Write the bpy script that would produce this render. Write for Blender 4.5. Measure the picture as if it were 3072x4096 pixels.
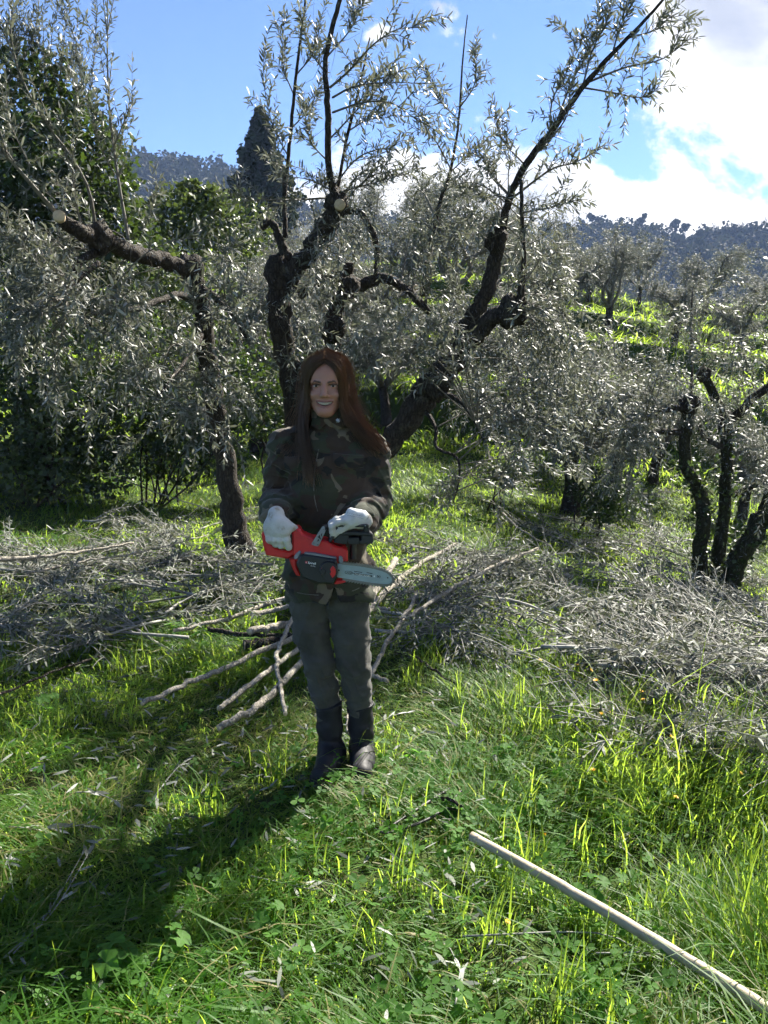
import bpy, math, random
import numpy as np
from mathutils import Vector, Matrix

for o in list(bpy.data.objects):
    bpy.data.objects.remove(o)
S = bpy.context.scene
COL = S.collection
R = math.radians

# ------------------------------------------------------------------ camera
FPX, CX, CY = 3076.0, 1536.0, 2048.0          # focal length in photo pixels
CAM_H, PITCH = 1.55, R(9.3)
cam = bpy.data.cameras.new("camera")
cam_o = bpy.data.objects.new("camera", cam)
COL.objects.link(cam_o)
cam.sensor_fit = 'VERTICAL'
cam.angle = 2 * math.atan(2048 / FPX)
cam_o.location = (0, 0, CAM_H)
cam_o.rotation_euler = (R(90) - PITCH, 0, 0)
cam.clip_start = 0.05
cam.clip_end = 3000
S.camera = cam_o

# ------------------------------------------------------------------ light
SUN_AZ, SUN_EL = R(35), R(42)                 # azimuth from +Y towards +X
SUNV = np.array([math.sin(SUN_AZ) * math.cos(SUN_EL), math.cos(SUN_AZ) * math.cos(SUN_EL), math.sin(SUN_EL)])
sun = bpy.data.lights.new("sun", 'SUN')
sun.energy = 5.0
sun.angle = R(0.5)
sun.color = (1.0, 0.94, 0.84)
sun_o = bpy.data.objects.new("sun", sun)
COL.objects.link(sun_o)
sun_o.rotation_euler = Vector(-SUNV).to_track_quat('-Z', 'Y').to_euler()
sun_o.location = (20, 25, 40)

S.view_settings.view_transform = 'Standard'
S.view_settings.look = 'None'
S.view_settings.gamma = 1
S.view_settings.use_curve_mapping = False
S.view_settings.exposure = 2.2
S.cycles.use_denoising = True
S.cycles.use_adaptive_sampling = True
S.cycles.adaptive_threshold = 0.03
S.cycles.adaptive_min_samples = 24
S.cycles.max_bounces = 5
S.cycles.diffuse_bounces = 2
S.cycles.glossy_bounces = 2
S.cycles.transmission_bounces = 4
S.cycles.volume_bounces = 0
S.cycles.transparent_max_bounces = 6
S.cycles.sample_clamp_indirect = 6
S.cycles.sample_clamp_direct = 12


class NT:
    """small node-tree writer"""
    def __init__(s, tree):
        s.t = tree; s.n = tree.nodes; s.l = tree.links
        s.n.clear()
    def add(s, kind, **kw):
        nd = s.n.new('ShaderNode' + kind)
        ins = kw.pop('ins', {})
        for k, v in kw.items():
            setattr(nd, k, v)
        for k, v in ins.items():
            s.set(nd.inputs[k], v)
        return nd
    def set(s, sock, v):
        if isinstance(v, bpy.types.NodeSocket):
            s.l.new(v, sock)
        else:
            sock.default_value = v
    def math(s, op, a, b=0.0, c=0.0, clamp=False):
        nd = s.n.new('ShaderNodeMath'); nd.operation = op; nd.use_clamp = clamp
        for i, v in enumerate((a, b, c)):
            s.set(nd.inputs[i], v)
        return nd.outputs[0]
    def mix(s, f, a, b):
        nd = s.n.new('ShaderNodeMix'); nd.data_type = 'RGBA'
        s.set(nd.inputs[0], f)
        for i, v in ((6, a), (7, b)):
            if not isinstance(v, bpy.types.NodeSocket) and len(v) == 3:
                v = (*v, 1)
            s.set(nd.inputs[i], v)
        return nd.outputs[2]
    def ramp(s, f, stops, interp='LINEAR'):
        nd = s.n.new('ShaderNodeValToRGB')
        cr = nd.color_ramp; cr.interpolation = interp
        while len(cr.elements) > 1:
            cr.elements.remove(cr.elements[-1])
        cr.elements[0].position = stops[0][0]
        cr.elements[0].color = (*stops[0][1], 1)
        for p, c in stops[1:]:
            e = cr.elements.new(p); e.color = (*c, 1)
        s.set(nd.inputs[0], f)
        return nd.outputs[0]
    def noise(s, vec, scale, detail=4, rough=0.55, dist=0.0):
        nd = s.add('TexNoise', ins={'Scale': scale, 'Detail': detail, 'Roughness': rough, 'Distortion': dist})
        if vec is not None:
            s.l.new(vec, nd.inputs['Vector'])
        return nd.outputs['Fac']
    def smooth(s, v, lo, hi):
        nd = s.add('MapRange', interpolation_type='SMOOTHSTEP', ins={'Value': v, 'From Min': lo, 'From Max': hi})
        return nd.outputs[0]


# ------------------------------------------------------------------ sky
def px_dir(px, py):
    cx, cy = (px - CX) / FPX, -(py - CY) / FPX
    d = np.array([cx, math.cos(PITCH) + cy * math.sin(PITCH), -math.sin(PITCH) + cy * math.cos(PITCH)])
    return d / np.linalg.norm(d)

W = bpy.data.worlds.new("World")
S.world = W
W.use_nodes = True
w = NT(W.node_tree)
sky = w.add('TexSky', sky_type='NISHITA', sun_disc=False, sun_elevation=SUN_EL, sun_rotation=SUN_AZ,
            altitude=300, air_density=0.55, dust_density=0.0, ozone_density=4.0)
tc = w.add('TexCoord').outputs['Generated']
sep = w.add('SeparateXYZ', ins={'Vector': tc})
dx, dy, dz = sep.outputs
az = w.math('ARCTAN2', dx, dy)                         # radians, 0 = +Y
hyp = w.math('SQRT', w.math('ADD', w.math('MULTIPLY', dx, dx), w.math('MULTIPLY', dy, dy)))
el = w.math('ARCTAN2', dz, hyp)
# cumulus: fbm in (az, el) with a big bank to the right and a low bank along the horizon
cvec = w.add('CombineXYZ', ins={'X': az, 'Y': w.math('MULTIPLY', el, 1.25), 'Z': 0.37}).outputs[0]
n1 = w.noise(cvec, 5.0, 9, 0.58, 0.25)
n2 = w.noise(cvec, 2.3, 4, 0.5, 0.0)
bank = w.math('MULTIPLY', w.math('SUBTRACT', 1.0, w.smooth(az, 1.3, 1.8)), w.smooth(w.math('SUBTRACT', w.math('MULTIPLY', az, 1.1), w.math('MULTIPLY', el, 0.16)), 0.16, 0.36))   # bank to the right
low = w.math('SUBTRACT', 1.0, w.smooth(el, 0.19, 0.37))                    # low bank along the hills
low = w.math('MULTIPLY', low, w.smooth(az, -0.30, 0.02))
small = w.math('MULTIPLY', w.smooth(n2, 0.60, 0.72), 0.26)
cov = w.math('ADD', w.math('MULTIPLY', w.math('MAXIMUM', bank, low), 0.385), small)
dens = w.math('ADD', n1, cov)
mask = w.smooth(dens, 0.68, 0.755)
# self shading: thick middle greyer, edges towards the sun white
off = w.add('VectorMath', operation='ADD', ins={0: cvec, 1: (-0.05, 0.07, 0.0)}).outputs[0]
n3 = w.noise(off, 5.0, 6, 0.55, 0.25)
thick = w.smooth(w.math('ADD', w.math('ADD', n3, w.math('MULTIPLY', cov, 0.75)), w.math('MULTIPLY', n2, 0.8)), 1.10, 1.38)
ccol = w.mix(thick, (5.6, 5.5, 5.4), (2.3, 2.5, 3.0))
skyc = w.mix(mask, sky.outputs[0], ccol)
bg = w.add('Background', ins={'Color': skyc, 'Strength': 0.06})
out = w.add('OutputWorld', ins={'Surface': bg.outputs[0]})

# ------------------------------------------------------------------ helpers
def at(px, py, d):
    """world point seen at photo pixel (px, py), d metres ahead of the camera"""
    v = px_dir(px, py)
    return np.array([0, 0, CAM_H]) + v * (d / v[1])

def sstep(v, a, b):
    t = np.clip((v - a) / (b - a), 0, 1)
    return t * t * (3 - 2 * t)

def H(x, y):
    """terrain height"""
    x = np.asarray(x, float); y = np.asarray(y, float)
    t = y + 0.10 * x + 0.7 * np.sin(x * 0.33) + 0.25 * np.sin(x * 0.9 + 1)
    z = 0.02 * np.sin(x * 2.1 + 1.3) * np.sin(y * 1.7) + 0.012 * np.sin(x * 5.3 + y * 3.1)
    fall = np.minimum(np.maximum(x - 0.7, 0), 5.0)
    z = z - 0.24 * fall * sstep(y, 2.5, 8.0) * (1 - sstep(y, 11, 17))
    z = z + 0.075 * np.clip(t - 8.5, 0, 7.0)
    z = z + 0.55 * sstep(-x, 2.2, 6.0) * sstep(y, 6.5, 10.5)
    for t0, dh in ((16.0, 0.95), (20.6, 1.0), (25.0, 1.05), (29.6, 1.1), (34.0, 1.0)):
        z = z + dh * sstep(t, t0, t0 + 0.55)
    z = z + 0.05 * np.clip(t - 15, 0, 24)
    z = np.where(t > 15.5, (z - .5) * (1 - .30 * sstep(x, 3.0, 13.0)) + .5, z)
    z = z - 0.30 * np.clip(t - 41, 0, 55)
    r = np.hypot(x, y)
    z = z + 0.5 * np.sin(x * 0.05 + 2) * np.sin(y * 0.06) * sstep(r, 20, 60)
    return z

_SS = np.concatenate([np.arange(1.0, 12, .01), np.arange(12, 80, .08)])
def on_ground(px, py):
    """point where the ray through the pixel meets the terrain"""
    P = np.array([0, 0, CAM_H]) + px_dir(px, py) * _SS[:, None]
    below = P[:, 2] < H(P[:, 0], P[:, 1])
    return P[np.argmax(below)] if below.any() else P[-1]

def norm(v):
    v = np.asarray(v, float)
    n = np.linalg.norm(v, axis=-1, keepdims=True)
    return v / np.maximum(n, 1e-9)

def catmull(P, n):
    """resample a polyline (k,m) through Catmull-Rom, n points"""
    P = np.asarray(P, float)
    if len(P) == 2:
        t = np.linspace(0, 1, n)[:, None]
        return P[0] * (1 - t) + P[1] * t
    Q = np.vstack([2 * P[0] - P[1], P, 2 * P[-1] - P[-2]])
    u = np.linspace(0, len(P) - 1 - 1e-6, n)
    i = u.astype(int); f = (u - i)[:, None]
    a, b, c, d = Q[i], Q[i + 1], Q[i + 2], Q[i + 3]
    return 0.5 * ((2 * b) + (-a + c) * f + (2 * a - 5 * b + 4 * c - d) * f ** 2 + (-a + 3 * b - 3 * c + d) * f ** 3)

class Acc:
    """collects geometry for ONE mesh object"""
    def __init__(s):
        s.v = []; s.t = []; s.q = []; s.r = []; s.n = 0; s.tm = []; s.qm = []
    def add(s, v, tris=None, quads=None, rnd=0.5, m=0):
        v = np.asarray(v, float).reshape(-1, 3)
        if len(v) == 0:
            return
        s.v.append(v)
        s.r.append(np.broadcast_to(np.asarray(rnd, float), (len(v),)).copy())
        if tris is not None and len(tris):
            a = np.asarray(tris, int).reshape(-1, 3) + s.n
            s.t.append(a); s.tm.append(np.full(len(a), m))
        if quads is not None and len(quads):
            a = np.asarray(quads, int).reshape(-1, 4) + s.n
            s.q.append(a); s.qm.append(np.full(len(a), m))
        s.n += len(v)
    def tube(s, P, rad, sides=5, lump=0.0, rng=None, cap=True, rnd=0.5, m=0):
        P = np.asarray(P, float); k = len(P)
        rad = np.broadcast_to(np.asarray(rad, float), (k,))
        T = norm(np.gradient(P, axis=0))
        ref = np.array([0.31, 0.87, 0.38]) if abs(T[0] @ np.array([0.31, 0.87, 0.38])) < 0.9 else np.array([1.0, 0, 0])
        U = np.zeros_like(P); u = ref
        for i in range(k):
            u = u - (u @ T[i]) * T[i]; u = u / max(np.linalg.norm(u), 1e-9); U[i] = u
        V = np.cross(T, U)
        a = np.linspace(0, 2 * math.pi, sides, endpoint=False)
        rr = np.repeat(rad[:, None], sides, 1)
        if lump and rng is not None:
            ph = rng.uniform(0, 6.28, 6); kk = np.arange(k)[:, None]
            rr = rr * (1 + lump * (np.sin(2 * a[None] + ph[0] + kk * 0.35) * 0.5 + np.sin(3 * a[None] + ph[1] - kk * 0.5) * 0.4
                                   + np.sin(kk * 0.23 + ph[2]) * 0.35 + rng.normal(0, 0.22, rr.shape)))
        v = P[:, None] + rr[..., None] * (np.cos(a)[None, :, None] * U[:, None] + np.sin(a)[None, :, None] * V[:, None])
        i = np.arange(k - 1)[:, None] * sides; j = np.arange(sides)[None]; j2 = (j + 1) % sides
        q = np.stack([i + j, i + j2, i + sides + j2, i + sides + j], -1).reshape(-1, 4)
        vv = v.reshape(-1, 3); tr = []
        if cap:
            vv = np.vstack([vv, P[0], P[-1]])
            c0, c1 = k * sides, k * sides + 1
            for b in range(sides):
                tr.append((c0, (b + 1) % sides, b)); tr.append((c1, (k - 1) * sides + b, (k - 1) * sides + (b + 1) % sides))
        s.add(vv, tr, q, rnd, m)
    def stamp(s, tv, tris, quads, pos, ex, ey, ez, scale, rnd, m=0):
        """copy a small template to many frames"""
        tv = np.asarray(tv, float); n = len(tv); k = len(pos)
        if k == 0:
            return
        sc = np.asarray(scale, float)
        if sc.ndim == 1:
            sc = np.repeat(sc[:, None], 3, 1)
        L = tv[None] * sc[:, None]
        v = pos[:, None] + L[..., :1] * ex[:, None] + L[..., 1:2] * ey[:, None] + L[..., 2:3] * ez[:, None]
        o = (np.arange(k) * n)[:, None, None]
        t = (np.asarray(tris)[None] + o).reshape(-1, 3) if tris is not None and len(tris) else None
        q = (np.asarray(quads)[None] + o).reshape(-1, 4) if quads is not None and len(quads) else None
        s.add(v.reshape(-1, 3), t, q, np.repeat(rnd, n), m)
    def box(s, c, size, rot=None, m=0, rnd=0.5):
        h = np.asarray(size) / 2
        v = np.array([[sx, sy, sz] for sx in (-1, 1) for sy in (-1, 1) for sz in (-1, 1)]) * h
        if rot is not None:
            v = v @ np.asarray(rot).T
        s.add(v + np.asarray(c), None, [(0, 1, 3, 2), (4, 6, 7, 5), (0, 4, 5, 1), (2, 3, 7, 6), (0, 2, 6, 4), (1, 5, 7, 3)], rnd, m)
    def mesh(s, name, smooth=True):
        me = bpy.data.meshes.new(name)
        v = np.vstack(s.v) if s.v else np.zeros((0, 3))
        t = np.vstack(s.t) if s.t else np.zeros((0, 3), int)
        q = np.vstack(s.q) if s.q else np.zeros((0, 4), int)
        me.vertices.add(len(v)); me.vertices.foreach_set('co', v.astype(np.float32).ravel())
        me.loops.add(t.size + q.size)
        me.loops.foreach_set('vertex_index', np.concatenate([t.ravel(), q.ravel()]).astype(np.int32))
        me.polygons.add(len(t) + len(q))
        st = np.concatenate([np.arange(len(t)) * 3, t.size + np.arange(len(q)) * 4]).astype(np.int32)
        me.polygons.foreach_set('loop_start', st)
        mi = np.concatenate([np.concatenate(s.tm) if s.tm else np.zeros(0, int), np.concatenate(s.qm) if s.qm else np.zeros(0, int)])
        me.polygons.foreach_set('material_index', mi.astype(np.int32))
        me.polygons.foreach_set('use_smooth', np.full(len(t) + len(q), smooth))
        at_ = me.attributes.new('rnd', 'FLOAT', 'POINT')
        at_.data.foreach_set('value', np.concatenate(s.r).astype(np.float32))
        me.update(calc_edges=True)
        return me
    def build(s, name, mat, parent=None, smooth=True, origin=None):
        if origin is not None:
            s.v = [a - np.asarray(origin) for a in s.v]
        me = s.mesh(name, smooth)
        for m in (mat if isinstance(mat, (list, tuple)) else [mat]):
            me.materials.append(m)
        o = bpy.data.objects.new(name, me)
        COL.objects.link(o)
        if parent is not None:
            o.parent = parent
        elif origin is not None:
            o.location = origin
        return o

def tag(o, label=None, cat=None, group=None, kind=None):
    for k, v in (('label', label), ('category', cat), ('group', group), ('kind', kind)):
        if v:
            o[k] = v
    return o

def empty(name, loc, label=None, cat=None, group=None):
    o = bpy.data.objects.new(name, None)
    COL.objects.link(o); o.location = loc
    o.empty_display_size = 0.1
    return tag(o, label, cat, group)

def copy_tree(o, parent=None):
    c = o.copy(); COL.objects.link(c); c.parent = parent
    for ch in list(o.children):
        copy_tree(ch, c)
    return c

# ------------------------------------------------------------------ materials
def mat(name):
    m = bpy.data.materials.new(name); m.use_nodes = True
    return m, NT(m.node_tree)

def finish(t, shader, disp=None):
    o = t.add('OutputMaterial', ins={'Surface': shader})
    return o

def m_plain(name, col, rough=0.6, metal=0.0, var=0.25, scale=30, bump=0.0, bscale=120, spec=0.5, coat=0.0):
    m, t = mat(name)
    tcn = t.add('TexCoord').outputs['Object']
    n = t.noise(tcn, scale, 5, 0.6)
    lo = tuple(c * (1 - var) for c in col); hi = tuple(min(1, c * (1 + var)) for c in col)
    c = t.ramp(n, [(0.3, lo), (0.7, hi)])
    b = t.add('BsdfPrincipled', ins={'Base Color': c, 'Roughness': rough, 'Metallic': metal, 'Specular IOR Level': spec, 'Coat Weight': coat})
    if bump:
        bn = t.add('Bump', ins={'Strength': bump, 'Distance': 0.01, 'Height': t.noise(tcn, bscale, 6, 0.65)})
        t.l.new(bn.outputs[0], b.inputs['Normal'])
    finish(t, b.outputs[0])
    return m

def m_leaf(name, stops, trans, tw=0.35, rough=0.38, spec=0.6, patch=None):
    """leaf: per-leaf colour from attribute rnd, translucent"""
    m, t = mat(name)
    a = t.add('Attribute', attribute_name='rnd').outputs['Fac']
    c = t.ramp(a, stops)
    tr = t.mix(0.5, c, trans)
    if patch:
        n = t.noise(t.add('TexCoord').outputs['Object'], patch[0], 3, 0.5)
        f = t.smooth(n, 0.45, 0.62)
        c = t.mix(f, c, patch[1]); tr = t.mix(f, tr, patch[2])
    b = t.add('BsdfPrincipled', ins={'Base Color': c, 'Roughness': rough, 'Specular IOR Level': spec})
    tl = t.add('BsdfTranslucent', ins={'Color': tr})
    mx = t.add('MixShader', ins={0: tw, 1: b.outputs[0], 2: tl.outputs[0]})
    finish(t, mx.outputs[0])
    return m

def m_bark(name, c1, c2, lichen=None, scale=14, bump=0.9):
    m, t = mat(name)
    tcn = t.add('TexCoord').outputs['Object']
    mp = t.add('Mapping', ins={'Vector': tcn, 'Scale': (1.0, 1.0, 0.35)}).outputs[0]
    n = t.noise(mp, scale * 2, 8, 0.7, 0.4)
    vo = t.add('TexVoronoi', feature='DISTANCE_TO_EDGE', ins={'Vector': mp, 'Scale': scale * 3.2})
    cr = t.smooth(vo.outputs['Distance'], 0.0, 0.18)
    c = t.ramp(n, [(0.3, c1), (0.75, c2)])
    c = t.mix(t.math('MULTIPLY', t.math('SUBTRACT', 1.0, cr), 0.55), c, tuple(x * 0.4 for x in c1))
    if lichen:
        n2 = t.noise(tcn, 9, 5, 0.7)
        c = t.mix(t.math('MULTIPLY', t.smooth(n2, 0.56, 0.70), 0.6), c, lichen)
    b = t.add('BsdfPrincipled', ins={'Base Color': c, 'Roughness': 0.9, 'Specular IOR Level': 0.15})
    h = t.math('ADD', t.math('MULTIPLY', n, 0.6), t.math('MULTIPLY', cr, 0.5))
    bn = t.add('Bump', ins={'Strength': bump, 'Distance': 0.02, 'Height': h})
    t.l.new(bn.outputs[0], b.inputs['Normal'])
    finish(t, b.outputs[0])
    return m

M = {}
M['olive_leaf'] = m_leaf('olive_leaf', [(0.0, (0.024, 0.034, 0.024)), (0.35, (0.060, 0.074, 0.056)), (0.6, (0.15, 0.162, 0.138)), (1.0, (0.42, 0.43, 0.39))],
                         (0.21, 0.22, 0.13), 0.24, 0.55, 0.55)
M['olive_dry'] = m_leaf('olive_cut_leaf', [(0.0, (0.026, 0.036, 0.024)), (0.4, (0.066, 0.080, 0.058)), (0.75, (0.165, 0.18, 0.15)), (1.0, (0.36, 0.37, 0.33))],
                        (0.22, 0.23, 0.10), 0.18, 0.6, 0.3)
M['ivy'] = m_leaf('ivy_leaf', [(0, (0.008, 0.015, 0.007)), (0.6, (0.018, 0.034, 0.011)), (1, (0.05, 0.085, 0.018))], (0.16, 0.26, 0.03), 0.2, 0.5, 0.4)
M['shrub'] = m_leaf('shrub_leaf', [(0, (0.022, 0.038, 0.012)), (0.6, (0.045, 0.075, 0.02)), (1, (0.10, 0.15, 0.03))], (0.16, 0.21, 0.04), 0.25, 0.5, 0.4)
M['grass'] = m_leaf('grass_blade', [(0, (0.026, 0.080, 0.010)), (0.5, (0.050, 0.140, 0.016)), (0.85, (0.098, 0.20, 0.030)), (0.95, (0.17, 0.17, 0.07)), (1, (0.26, 0.22, 0.11))],
                    (0.52, 0.70, 0.06), 0.62, 0.5, 0.28)
M['clover'] = m_leaf('clover_leaf', [(0, (0.03, 0.085, 0.014)), (1, (0.065, 0.15, 0.024))], (0.26, 0.66, 0.04), 0.5, 0.65, 0.2)
M['cypress'] = m_leaf('cypress_foliage', [(0, (0.005, 0.010, 0.006)), (1, (0.018, 0.030, 0.015))], (0.04, 0.06, 0.015), 0.1, 0.7, 0.15)
M['wood_far'] = m_leaf('woodland_foliage', [(0, (0.010, 0.015, 0.009)), (0.5, (0.018, 0.025, 0.013)), (0.8, (0.034, 0.030, 0.022)), (1, (0.048, 0.040, 0.030))], (0.05, 0.06, 0.02), 0.15, 0.8, 0.05)
M['bark'] = m_bark('olive_bark', (0.020, 0.017, 0.014), (0.075, 0.064, 0.052), (0.13, 0.125, 0.095))
M['bark_ivy'] = m_bark('mossy_bark', (0.018, 0.018, 0.011), (0.055, 0.055, 0.030), (0.06, 0.08, 0.02))
M['twig'] = m_plain('twig_bark', (0.105, 0.095, 0.075), 0.75, var=0.35, scale=25)
M['cutwood'] = m_bark('cut_branch_bark', (0.20, 0.185, 0.15), (0.42, 0.385, 0.32), (0.50, 0.48, 0.40), scale=22, bump=0.45)
M['fresh'] = m_plain('fresh_cut_wood', (0.44, 0.35, 0.22), 0.7, var=0.15, scale=60)
# ------------------------------------------------------------------ ground
def m_ground():
    m, t = mat('soil_and_turf')
    tcn = t.add('TexCoord').outputs['Object']
    n = t.noise(tcn, 3.0, 8, 0.65); n2 = t.noise(tcn, 28, 6, 0.7)
    c = t.ramp(n, [(0.30, (0.028, 0.055, 0.012)), (0.52, (0.050, 0.088, 0.017)), (0.70, (0.062, 0.060, 0.028))])
    c = t.mix(t.math('MULTIPLY', n2, 0.6), c, (0.028, 0.030, 0.014))
    b = t.add('BsdfPrincipled', ins={'Base Color': c, 'Roughness': 0.95, 'Specular IOR Level': 0.1})
    bn = t.add('Bump', ins={'Strength': 0.9, 'Distance': 0.05, 'Height': n2})
    t.l.new(bn.outputs[0], b.inputs['Normal'])
    finish(t, b.outputs[0])
    return m
M['ground'] = m_ground()

na = 320
ang = np.linspace(0, 2 * math.pi, na, endpoint=False)
rad = np.concatenate([[0.15], np.geomspace(0.5, 14, 110), np.linspace(14.15, 46, 190), np.geomspace(47, 700, 40)])
RR, AA = np.meshgrid(rad, ang, indexing='ij')
gx, gy = RR * np.sin(AA), RR * np.cos(AA)
gz = H(gx, gy)
gv = np.stack([gx, gy, gz], -1).reshape(-1, 3)
i = np.arange(len(rad) - 1)[:, None] * na; j = np.arange(na)[None]; j2 = (j + 1) % na
g = Acc()
g.add(gv, None, np.stack([i + j2, i + j, i + na + j, i + na + j2], -1).reshape(-1, 4))
g.add([[0, 0, float(H(0, 0))]] + [list(gv[k]) for k in range(na)], [(0, k + 1, (k + 1) % na + 1) for k in range(na)])
tag(g.build('ground', M['ground']), 'grassy olive terraces stepping up a slope', 'ground', kind='structure')

# ------------------------------------------------------------------ far hill with its wood
RIDGE = [(-900, 560), (-300, 560), (200, 575), (560, 590), (760, 600), (950, 640), (1060, 700), (1150, 770), (1300, 800), (1600, 830), (1900, 860), (2300, 885),
         (2450, 890), (2700, 900), (2800, 885), (3072, 875), (3600, 860), (4400, 880)]
rd = np.array([px_dir(*p) for p in RIDGE])
r_az = np.arctan2(rd[:, 0], rd[:, 1]); r_el = rd[:, 2] / np.hypot(rd[:, 0], rd[:, 1])
RD = 265.0
def far_z(a, r):
    top = CAM_H + RD * np.interp(a, r_az, r_el) - 5.0
    u = (r - 95) / (RD - 95)
    rise = np.where(u < 1, np.clip(u, 0, 1) ** 0.85, np.maximum(1 - (u - 1) * 1.1, -0.3))
    z = -16 + (top + 16) * rise
    return z + 2.2 * np.sin(a * 23 + r * 0.03) * np.sin(r * 0.045 + a * 9) * np.clip(u * 3, 0, 1)
aa = np.linspace(-1.15, 1.15, 200); rr_ = np.linspace(90, 400, 70)
RG, AG = np.meshgrid(rr_, aa, indexing='ij')
hv = np.stack([RG * np.sin(AG), RG * np.cos(AG), far_z(AG, RG)], -1).reshape(-1, 3)
n = len(aa); i = np.arange(len(rr_) - 1)[:, None] * n; j = np.arange(n - 1)[None]
g = Acc(); g.add(hv, None, np.stack([i + j + 1, i + j, i + n + j, i + n + j + 1], -1).reshape(-1, 4))
M['hill'] = m_plain('wooded_hillside', (0.030, 0.034, 0.020), 0.95, var=0.5, scale=0.12, spec=0.1)
tag(g.build('far_hill', M['hill']), 'long wooded hill closing the valley', 'hill', kind='structure')

def clump_quads(rng, centers, radii, per, size, flat=1.0):
    """leaf-clump faces spread through ellipsoids: returns pos, ex, ey, ez, scale"""
    k = len(centers)
    d = norm(rng.normal(size=(k, per, 3)))
    rr = rng.uniform(0.45, 1.0, (k, per, 1)) ** 0.5
    p = centers[:, None] + d * rr * radii[:, None, :] * (1 + 0.18 * rng.normal(size=(k, per, 1)))
    p = p.reshape(-1, 3); d = d.reshape(-1, 3)
    ez = norm(d + rng.normal(size=d.shape) * 0.8)
    ex = norm(np.cross(ez, rng.normal(size=d.shape))); ey = np.cross(ez, ex)
    sc = (size * rng.uniform(0.6, 1.4, k * per))
    return p, ex, ey, ez, sc
QUAD = (np.array([[-0.5, -0.3, 0], [0.4, -0.5, 0.05], [0.55, 0.35, -0.05], [-0.35, 0.5, 0.08]]), [], [(0, 1, 2, 3)])

rng = np.random.default_rng(7)
k = 2600
ca = rng.uniform(-0.62, 0.62, k); cr_ = 100 + 172 * rng.uniform(0, 1, k) ** 0.8
ext = rng.uniform(-0.62, 0.62, 260)
ca = np.concatenate([ca, ext]); cr_ = np.concatenate([cr_, RD + rng.uniform(-6, 5, 260)])
hh = rng.uniform(1.1, 3.2, len(ca))
cc = np.stack([cr_ * np.sin(ca), cr_ * np.cos(ca), far_z(ca, cr_) + hh * 0.7], -1)
g = Acc()
p, ex, ey, ez, sc = clump_quads(rng, cc, np.stack([hh * 0.75, hh * 0.75, hh], -1), 46, .95)
tint = np.repeat(rng.uniform(0, 1, len(ca)), 46) * 0.75 + rng.uniform(0, 0.25, len(p))
g.stamp(*QUAD, p, ex, ey, ez, sc, tint)
tag(g.build('hillside_wood', M['wood_far'], smooth=False), 'winter woodland covering the far blue hill', 'woodland', kind='stuff')

# trees standing out on the ridge
def ridge_pt(px, dz=0.0, rdist=RD):
    v = px_dir(px, 900); a = math.atan2(v[0], v[1])
    return np.array([rdist * math.sin(a), rdist * math.cos(a), float(far_z(np.array(a), np.array(rdist))) + dz])
def umbrella_pine(px, h, wdt, label):
    b = ridge_pt(px); e = empty('umbrella_pine', b, label, 'pine tree', 'pines on the far ridge')
    rg = np.random.default_rng(int(px))
    a = Acc(); a.tube([[0, 0, -1], [0.2, 0, h * 0.4], [0.1, 0, h * 0.8]], [0.2, 0.15, 0.1], 6); a.build('trunk', M['bark'], e)
    a = Acc(); k = 9
    c = np.stack([rg.uniform(-wdt, wdt, k) * 0.6, rg.uniform(-wdt, wdt, k) * 0.6, h * rg.uniform(0.68, 0.98, k)], -1)
    q = clump_quads(rg, c, np.tile([wdt * 0.42, wdt * 0.42, h * 0.12], (k, 1)), 70, 0.38)
    a.stamp(*QUAD, *q, rg.uniform(0, 0.45, len(q[0]))); a.build('crown', M['wood_far'], e, smooth=False)
for px, h, wd, lb in ((2365, 5.2, 1.5, 'lone umbrella pine on the ridge beside the olive tips'),
                      (2562, 6.4, 1.6, 'tall umbrella pine with bare trunk alone on the far ridge'),
                      (2700, 6.6, 2.0, 'wide bushy ridge pine left of the pair'),
                      (2740, 5.4, 1.6, 'lower bushy ridge pine, right of the pair')):
    umbrella_pine(px, h, wd, lb)
def bare_tree(px, h, seed, label):
    b = ridge_pt(px); rg = np.random.default_rng(seed); a = Acc()
    def br(p, d, L, r, lev):
        q = p + d * L
        a.tube([p, (p + q) / 2 + rg.normal(0, 0.05, 3) * L, q], [r, r * 0.75, r * 0.5], 4, cap=False)
        if lev < 3:
            for _ in range(4 if lev else 6):
                f = rg.uniform(0.45, 1.0)
                br(p + d * L * f, norm(d + rg.normal(0, 0.45, 3)), L * rg.uniform(0.45, 0.65), r * 0.55, lev + 1)
    br(np.array([0, 0, -0.5]), np.array([0, 0, 1.0]), h * 0.5, 0.16, 0)
    tag(a.build('bare_tree', M['twig'], origin=(0, 0, 0)), label, 'bare tree', 'leafless trees on the far ridge').location = b
for q, px in enumerate((2815, 2845, 2868, 2900, 2965, 3010, 3035, 3062)):
    bare_tree(px, 4.5 + (q * 37 % 5) * .6, q + 3, 'leafless tree on the far ridge under the cloud')
for q, px in enumerate((600, 660, 700, 745, 790, 850)):
    bare_tree(px, 4 + (q * 31 % 3) * .6, q + 40, 'small leafless tree along the blue hilltop')
# ------------------------------------------------------------------ olive foliage
LEAF = (np.array([[0, 0, 0], [0.28, 0.085, -0.01], [0.28, -0.085, -0.01], [0.68, 0.085, -0.06], [0.68, -0.085, -0.06], [1.0, 0, -0.14]]),
        [(0, 2, 1), (3, 4, 5)], [(1, 2, 4, 3)])
LEAF2 = (np.array([[0, 0, 0], [0.5, 0.11, -0.03], [0.5, -0.11, -0.03], [1.0, 0, -0.12]]), [], [(0, 2, 3, 1)])

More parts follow.
